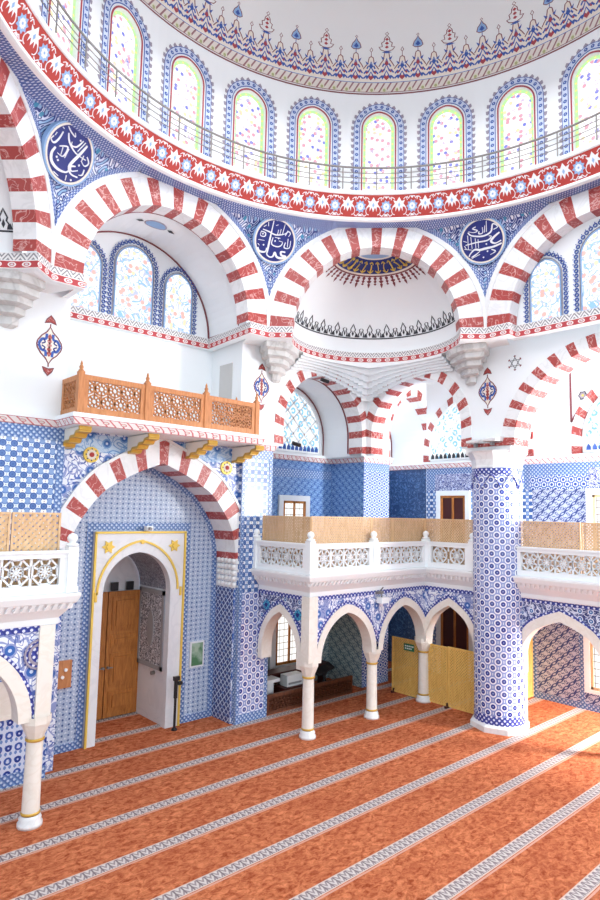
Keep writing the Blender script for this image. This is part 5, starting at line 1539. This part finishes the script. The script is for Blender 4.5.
spandrel(F, gx0 - .12, gx1, [(4.32, *AR), (6.45, *AR)], mat='t_span', label='white and blue flower tiles over the two front arches of the corner gallery')
white_arch(F, 4.32, *AR, 'cream pointed arch between the first and second slender columns of the corner gallery'); white_arch(F, 6.45, *AR, 'cream pointed arch with a lamp at its left shoulder')
F = Fr((gx0 - .17, 0, 0), (0, -1, 0), (-1, 0, 0))
spandrel(F, -6.93, -gy + .17, [(-6.12, .62, 1.7, .92)], mat='t_span_d', label='navy flower tiles over the narrow left arch of the corner gallery')
white_arch(F, -6.12, .62, 1.7, .92, 'narrow cream pointed arch against the blue tiled pier', .15, 1.45)
for a, z in ((-6.62, 2.72), (-5.5, 2.62)):
    m = MB(); m.plate(F, star(a, z, 8, .13, .10), 0, .02, 0); m.plate(F, star(a, z, 6, .06, .04), .02, .03, 1)
    tag(m.build('turquoise_rosette', ['t_turq', 'navy']), 'turquoise tile rosette %s the narrow left gallery arch' % ('left of' if a < -6 else 'right of'), 'rosette', 'turquoise rosettes on the corner gallery')
F = Fr((gx1 - .17, 0, 0), (0, -1, 0), (-1, 0, 0))
spandrel(F, -gy + .17, -3.5, [(-4.36, .72, 1.6, 1.02)], mat='t_span', label='blue flower tiles over the arch beside the round pillar', fn=arc4)
white_arch(F, -4.36, .72, 1.6, 1.02, 'tan pointed arch above the honey screens beside the round pillar', fn=arc4)
column(gx0 - .02, gy - .02, 'nearest slender marble column of the corner gallery, left of the middle one'); column(5.385, gy - .02, 'middle slender marble column of the corner gallery'); column(gx1 - .02, gy - .02, 'shaded marble column between the honey lattice screens', .14)
for x, y, lb in ((gx0 - .06, gy - .06, 'white corner pilaster over the nearest slender column'), ):
    m = MB(); m.box(x - .16, x + .10, y - .16, y + .10, 1.64, 3.06); tag(m.build('corner_pilaster', 'cstone'), lb, 'pilaster')
# left gallery
lx, ly = -2.66, 5.33
lp = [(-8.5, ly), (lx, ly), (lx, 6.85)]
m = gallery(lp, [(-8.5, ly), (lx, ly), (lx, 6.85), (-8.5, 6.85)]); struct('left_gallery', m, ['white'], 'white carved floor edge of the left gallery', 'gallery')
ol = offset_path(lp, .30)
balustrade([((-6.6, ol[0][1]), (-4.5, ol[0][1]), True, True), ((-4.5, ol[0][1]), (ol[1][0], ol[1][1]), False, True), (ol[1], (ol[1][0], 6.75), False, True)], 'pierced white balustrade of the left gallery at the picture edge', (lx, ly, 3.57))
ol = offset_path(lp, .16)
screen((-3.28, ol[0][1]), (ol[1][0] - .02, ol[1][1]), 3.6, 4.84, 'tan lattice screen at the right end of the left gallery', 'wood_tan', G1, s=.075, wd=.055)
screen((-5.6, ol[0][1]), (-3.30, ol[0][1]), 3.6, 4.84, 'tan lattice screen cut by the left picture edge', 'wood_tan', G1, s=.075, wd=.055)
F = YW(ly - .17)
spandrel(F, -6.2, lx + .12, [(-3.98, .98, 1.6, 1.12), (-6.2, .9, 1.6, 1.12)], mat='t_span', label='white and blue flower tiles on the left gallery front')
white_arch(F, -3.98, .98, 1.6, 1.12, 'cream pointed arch of the left gallery cut by the picture edge', .2)
m = MB()
FF = F
C = lambda r, n=12: [(-2.74 + r * math.cos(PI / 2 + PI * i / n), 2.62 + r * math.sin(PI / 2 + PI * i / n)) for i in range(n + 1)]
m.plate(F, C(.24), 0, .02, 0); m.ribbon(F, C(.15), .04, 0, .03, 1); m.ribbon(F, C(.22), .03, 0, .03, 1); tag(m.build('half_rosette', ['t_edge', 'leafy']), 'violet blue half rosette tile beside the left gallery pilaster', 'rosette')
m = MB(); m.box(lx - .10, lx + .14, ly - .22, ly + .06, 1.64, 3.06); tag(m.build('end_pilaster', 'cstone'), 'white end pilaster of the left gallery above its column', 'pilaster')
column(lx - .02, ly - .06, 'slender marble column of the left gallery at the picture edge', .13)
# right gallery
rx = 7.5
rp = [(rx, 2.52), (rx, -3.0)]
m = gallery(rp, [(rx, 2.52), (rx, -3), (10.2, -3), (10.2, 3.5), (7.6, 3.5)]); struct('right_gallery', m, ['white'], 'white carved floor edge of the right gallery', 'gallery')
orr = offset_path(rp, .26)
balustrade([((orr[0][0], 2.5), (orr[0][0], .1), True, True), ((orr[0][0], .1), (orr[0][0], -2.4), False, True)], 'pierced white balustrade right of the round pillar', (rx, 0, 3.57))
screen((rx - .12, 2.48), (rx - .12, .98), 3.6, 4.84, 'wide tan lattice screen right of the round pillar', 'wood_tan', G1)
screen((rx - .12, .96), (rx - .12, -1.2), 3.6, 4.84, 'pale tan lattice screen at the right picture edge', 'wood_tan', G1)
F = XW(rx - .12)
spandrel(F, -2.6, 1.6, [(-1.48, .92, 1.75, .86), (.75, .92, 1.75, .86)], mat='t_span_d', label='navy flower tiles over the right gallery arch', fn=arc4)
white_arch(F, -1.48, .92, 1.75, .86, 'wide cream pointed arch of the right gallery', .2, 1.3, arc4); white_arch(F, .75, .92, 1.75, .86, 'cream pointed arch beyond the right picture edge', .2, None, arc4)
m = MB(); m.fbox(F, -2.62, -2.43, 0, 1.9, -.28, .02); tag(m.build('arch_pilaster', 'cstone'), 'white pilaster of the right gallery arch against the round pillar', 'pilaster')
column(rx + .0, .36, 'slender marble column beyond the right picture edge')

# ------------------------------------------------------------------ honey screens on the floor
G2 = 'honey lattice screens standing on the carpet'
s1 = screen((7.5, 6.36), (7.5, 5.36), .03, 1.52, 'honey lattice screen with a green sign left of the shaded column', 'wood_gold', G2)
screen((7.52, 5.2), (7.52, 4.55), .03, 1.52, 'honey lattice screen right of the shaded column', 'wood_gold', G2)
screen((7.52, 4.53), (7.52, 3.66), .03, 1.54, 'honey lattice screen against the round pillar', 'wood_gold', G2)
screen((8.2, 3.6), (10.2, 3.6), .03, 1.75, 'honey lattice screen seen through the right gallery arch', 'wood_gold', G2)
for y, lb in ((6.3, 'first'), (5.4, 'second'), (4.54, 'third')):
    m = MB(); m.box(7.40, 7.62, y - .03, y + .03, 0, .05); m.box(7.47, 7.53, y - .02, y + .02, .03, .12)
    tag(m.build('screen_foot_block', 'darkred'), '%s small dark block under the honey screens from the left' % lb, 'block', 'dark foot blocks of the honey screens')
t = thing('green_sign', 'small green sign with white writing on the honey screen', 'sign', (7.47, 5.82, 1.3))
F = Fr((7.47, 0, 0), (0, -1, 0), (-1, 0, 0))
MT['sign_green'] = plain('sign_green', '2f7a55', .5)
m = MB(); m.fbox(F, -5.92, -5.58, 1.22, 1.40, 0, .015); m.build('plate', 'sign_green', t)
m = MB()
for z, k in ((1.345, 5), (1.28, 4)):
    for i in range(k): m.fbox(F, -5.88 + i * .062, -5.84 + i * .062, z - .018, z + .018, .015, .02)
m.build('writing', 'white', t)

# ------------------------------------------------------------------ small things
t = thing('carved_bookrest', 'low dark carved wooden barrier under the corner gallery', 'barrier', (5.1, 7.02, 0))
F = YW(7.02)
for a0, a1 in ((3.5, 5.0), (5.04, 6.55)):
    m = MB(); m.fbox(F, a0, a1, 0, .07, -.03, .03); m.fbox(F, a0, a1, .38, .46, -.035, .035); m.fbox(F, a0, a0 + .06, .07, .38, -.03, .03); m.fbox(F, a1 - .06, a1, .07, .38, -.03, .03); m.build('frame', 'wood_dark', t)
    m = MB(); m.fbox(F, a0 + .06, a1 - .06, .07, .38, -.02, -.01); star_lattice(m, F, a0 + .06, a1 - .06, .07, .38, .09, .028, -.01, .025); m.build('carved_panel', 'wood_dark', t)
t = thing('dark_shelf', 'dark red wooden shelf below the window under the corner gallery', 'shelf', (4.7, 7.9, 0))
m = MB(); m.box(3.6, 6.4, 7.75, 8.15, .62, .70); m.build('top', 'darkred', t)
for x in (3.65, 5.0, 6.3):
    m = MB(); m.box(x - .03, x + .03, 7.8, 8.1, 0, .62); m.build('upright', 'darkred', t)
m = MB(); m.box(3.6, 6.4, 8.12, 8.15, .3, .62); m.build('back_board', 'darkred', t)
t = thing('white_device', 'white box device on the dark stand behind the carved barrier', 'device', (4.75, 7.45, .45))
m = MB(); m.box(4.45, 5.0, 7.35, 7.62, .42, .70); m.build('case', 'white', t)
m = MB(); m.box(4.5, 4.95, 7.34, 7.352, .47, .52); m.build('slot', 'grey', t)
m = MB(); m.box(4.3, 5.1, 7.28, 7.7, 0, .42); tag(m.build('device_stand', 'darkred'), 'dark low stand carrying the white device behind the barrier', 'stand')
t = thing('white_pedestal', 'white pedestal beside the tiled pier behind the barrier', 'pedestal', (3.95, 7.5, 0))
m = MB(); m.box(3.85, 4.05, 7.42, 7.58, 0, .62); m.build('shaft', 'dstone', t)
m = MB(); m.box(3.72, 4.18, 7.32, 7.66, .62, .70); m.build('top', 'dstone', t)
t = thing('black_reading_stand', 'black folding stand leaning at the right end of the carved barrier', 'stand', (5.85, 7.4, 0))
m = MB(); m.tube([(5.6, 7.35, 0), (6.0, 7.4, .72)], .03, 8); m.tube([(6.1, 7.35, 0), (5.7, 7.4, .62)], .03, 8); m.build('legs', 'black', t)
m = MB(); m.hexa([(5.55, 7.3, .52), (6.15, 7.3, .66), (6.15, 7.55, .74), (5.55, 7.55, .6), (5.55, 7.3, .56), (6.15, 7.3, .70), (6.15, 7.55, .78), (5.55, 7.55, .64)]); m.build('tray', 'black', t)
t = thing('black_stand', 'thin black adjustable stand in front of the marble doorway', 'stand', (1.22, 7.5, 0))
m = MB(); m.tube([(1.22, 7.5, 0), (1.22, 7.5, .75)], .03, 10); m.build('lower_tube', 'black', t)
m = MB(); m.tube([(1.22, 7.5, .7), (1.22, 7.5, 1.1)], .045, 10); m.build('upper_tube', 'black', t)
m = MB(); m.box(1.16, 1.30, 7.46, 7.54, 1.08, 1.17); m.box(1.26, 1.36, 7.44, 7.52, .98, 1.05); m.build('clamp', 'black', t)
m = MB(); m.lathe([(0, 0), (.07, 0), (.06, .04), (.03, .06)], 1.22, 7.5, 12); m.build('foot', 'black', t)
t = thing('information_board', 'small green picture board on the dotted tiles right of the doorway', 'board', (1.93, 7.79, 1.5))
F = YW(7.8); m = MB(); m.fbox(F, 1.74, 2.13, 1.22, 1.82, 0, .03); m.build('frame', 'dstone', t)
def m_pic():
    M = Mat('green_picture', .4); u, v = M.uv(); n = M.noise(3, 3, .5, M.vec)
    return M.base(M.mix((n - .4) * 5.0, '4d7a55', '9fb6a2'))
MT['pic'] = m_pic()
m = MB(); m.fbox(F, 1.78, 2.09, 1.26, 1.78, .03, .036); m.build('picture', 'pic', t)
t = thing('notice_board', 'yellow notice board with dark text on the side of the tiled pier', 'board', (2.47, 7.45, 1.2))
F = Fr((2.47, 0, 0), (0, -1, 0), (-1, 0, 0))
MT['yellow'] = plain('yellow_board', 'd2b25c', .5)
m = MB(); m.fbox(F, -7.66, -7.08, 1.08, 1.98, 0, .02); m.build('frame', 'black', t)
m = MB(); m.fbox(F, -7.64, -7.10, 1.10, 1.96, .02, .026); m.build('panel', 'yellow', t)
m = MB(); random.seed(2)
m.fbox(F, -7.52, -7.22, 1.87, 1.90, .026, .03)
for i in range(12):
    z = 1.80 - i * .053; m.fbox(F, -7.60, -7.60 + random.uniform(.34, .46), z - .008, z + .008, .026, .029)
m.build('text_lines', 'black_paint', t)
t = thing('wooden_wall_box', 'tan wooden board with white switches on the dotted tiles left of the doorway', 'board', (-1.26, 7.79, 1.5))
F = YW(7.8); m = MB(); m.fbox(F, -1.41, -1.11, 1.28, 1.82, 0, .06); m.build('board', 'wood_rail', t)
for a, z in ((-1.24, 1.64), (-1.3, 1.5)):
    m = MB(); m.plate(F, [(a + .035 * math.cos(q * PI / 4), z + .035 * math.sin(q * PI / 4)) for q in range(8)], .06, .09); m.build('switch', 'white', t)
t = thing('stone_panel', 'pale stone panel on the tiled pier under the left gallery', 'panel', (-2.75, 6.84, 1.2))
m = MB(); m.fbox(YW(6.85), -3.0, -2.52, 1.24, 1.84, 0, .05); m.build('slab', 'cstone', t)
m = MB(); m.fbox(YW(6.85), -3.04, -2.48, 1.18, 1.24, 0, .07); m.build('ledge', 'cstone', t)
t = thing('security_camera', 'small white camera on top of the marble doorway frame', 'camera', (.42, 7.7, 4.45))
m = MB(); m.box(.36, .52, 7.58, 7.72, 4.45, 4.55); m.build('body', 'white', t)
m = MB(); m.tube([(.42, 7.58, 4.5), (.42, 7.5, 4.49)], .035, 10); m.build('lens', 'grey', t)
m = MB(); m.box(.41, .47, 7.70, 7.80, 4.42, 4.5); m.build('mount', 'grey', t)
t = thing('spandrel_lamp', 'white lamp on a dark bracket between the two front gallery arches', 'lamp', (5.45, 5.05, 2.85))
m = MB(); m.box(5.33, 5.60, 4.92, 5.10, 2.76, 2.90); m.build('head', 'white', t)
m = MB(); m.tube([(5.40, 5.1, 3.0), (5.40, 5.0, 3.0), (5.40, 5.0, 2.9)], .02, 8); m.box(5.30, 5.50, 5.02, 5.12, 2.98, 3.04); m.tube([(5.46, 5.1, 3.04), (5.46, 5.0, 3.14)], .015, 6); m.build('bracket', 'metal', t)
for i, (x, y, z) in enumerate(((5.0, 6.75, 8.52), (4.15, 6.9, 6.72))):
    t = thing('spot_lamp', ('small dark spot lamp at the crown of the corner arch', 'dark twin spot lamp at the foot of the blue corner window')[i], 'lamp', (x, y, z))
    m = MB(); m.tube([(x - .1, y, z), (x + .12, y - .06, z - .05)], .05, 10); m.build('head', 'black', t)
    m = MB(); m.tube([(x, y + .1, z + .06), (x, y, z)], .015, 6); m.build('arm', 'black', t)
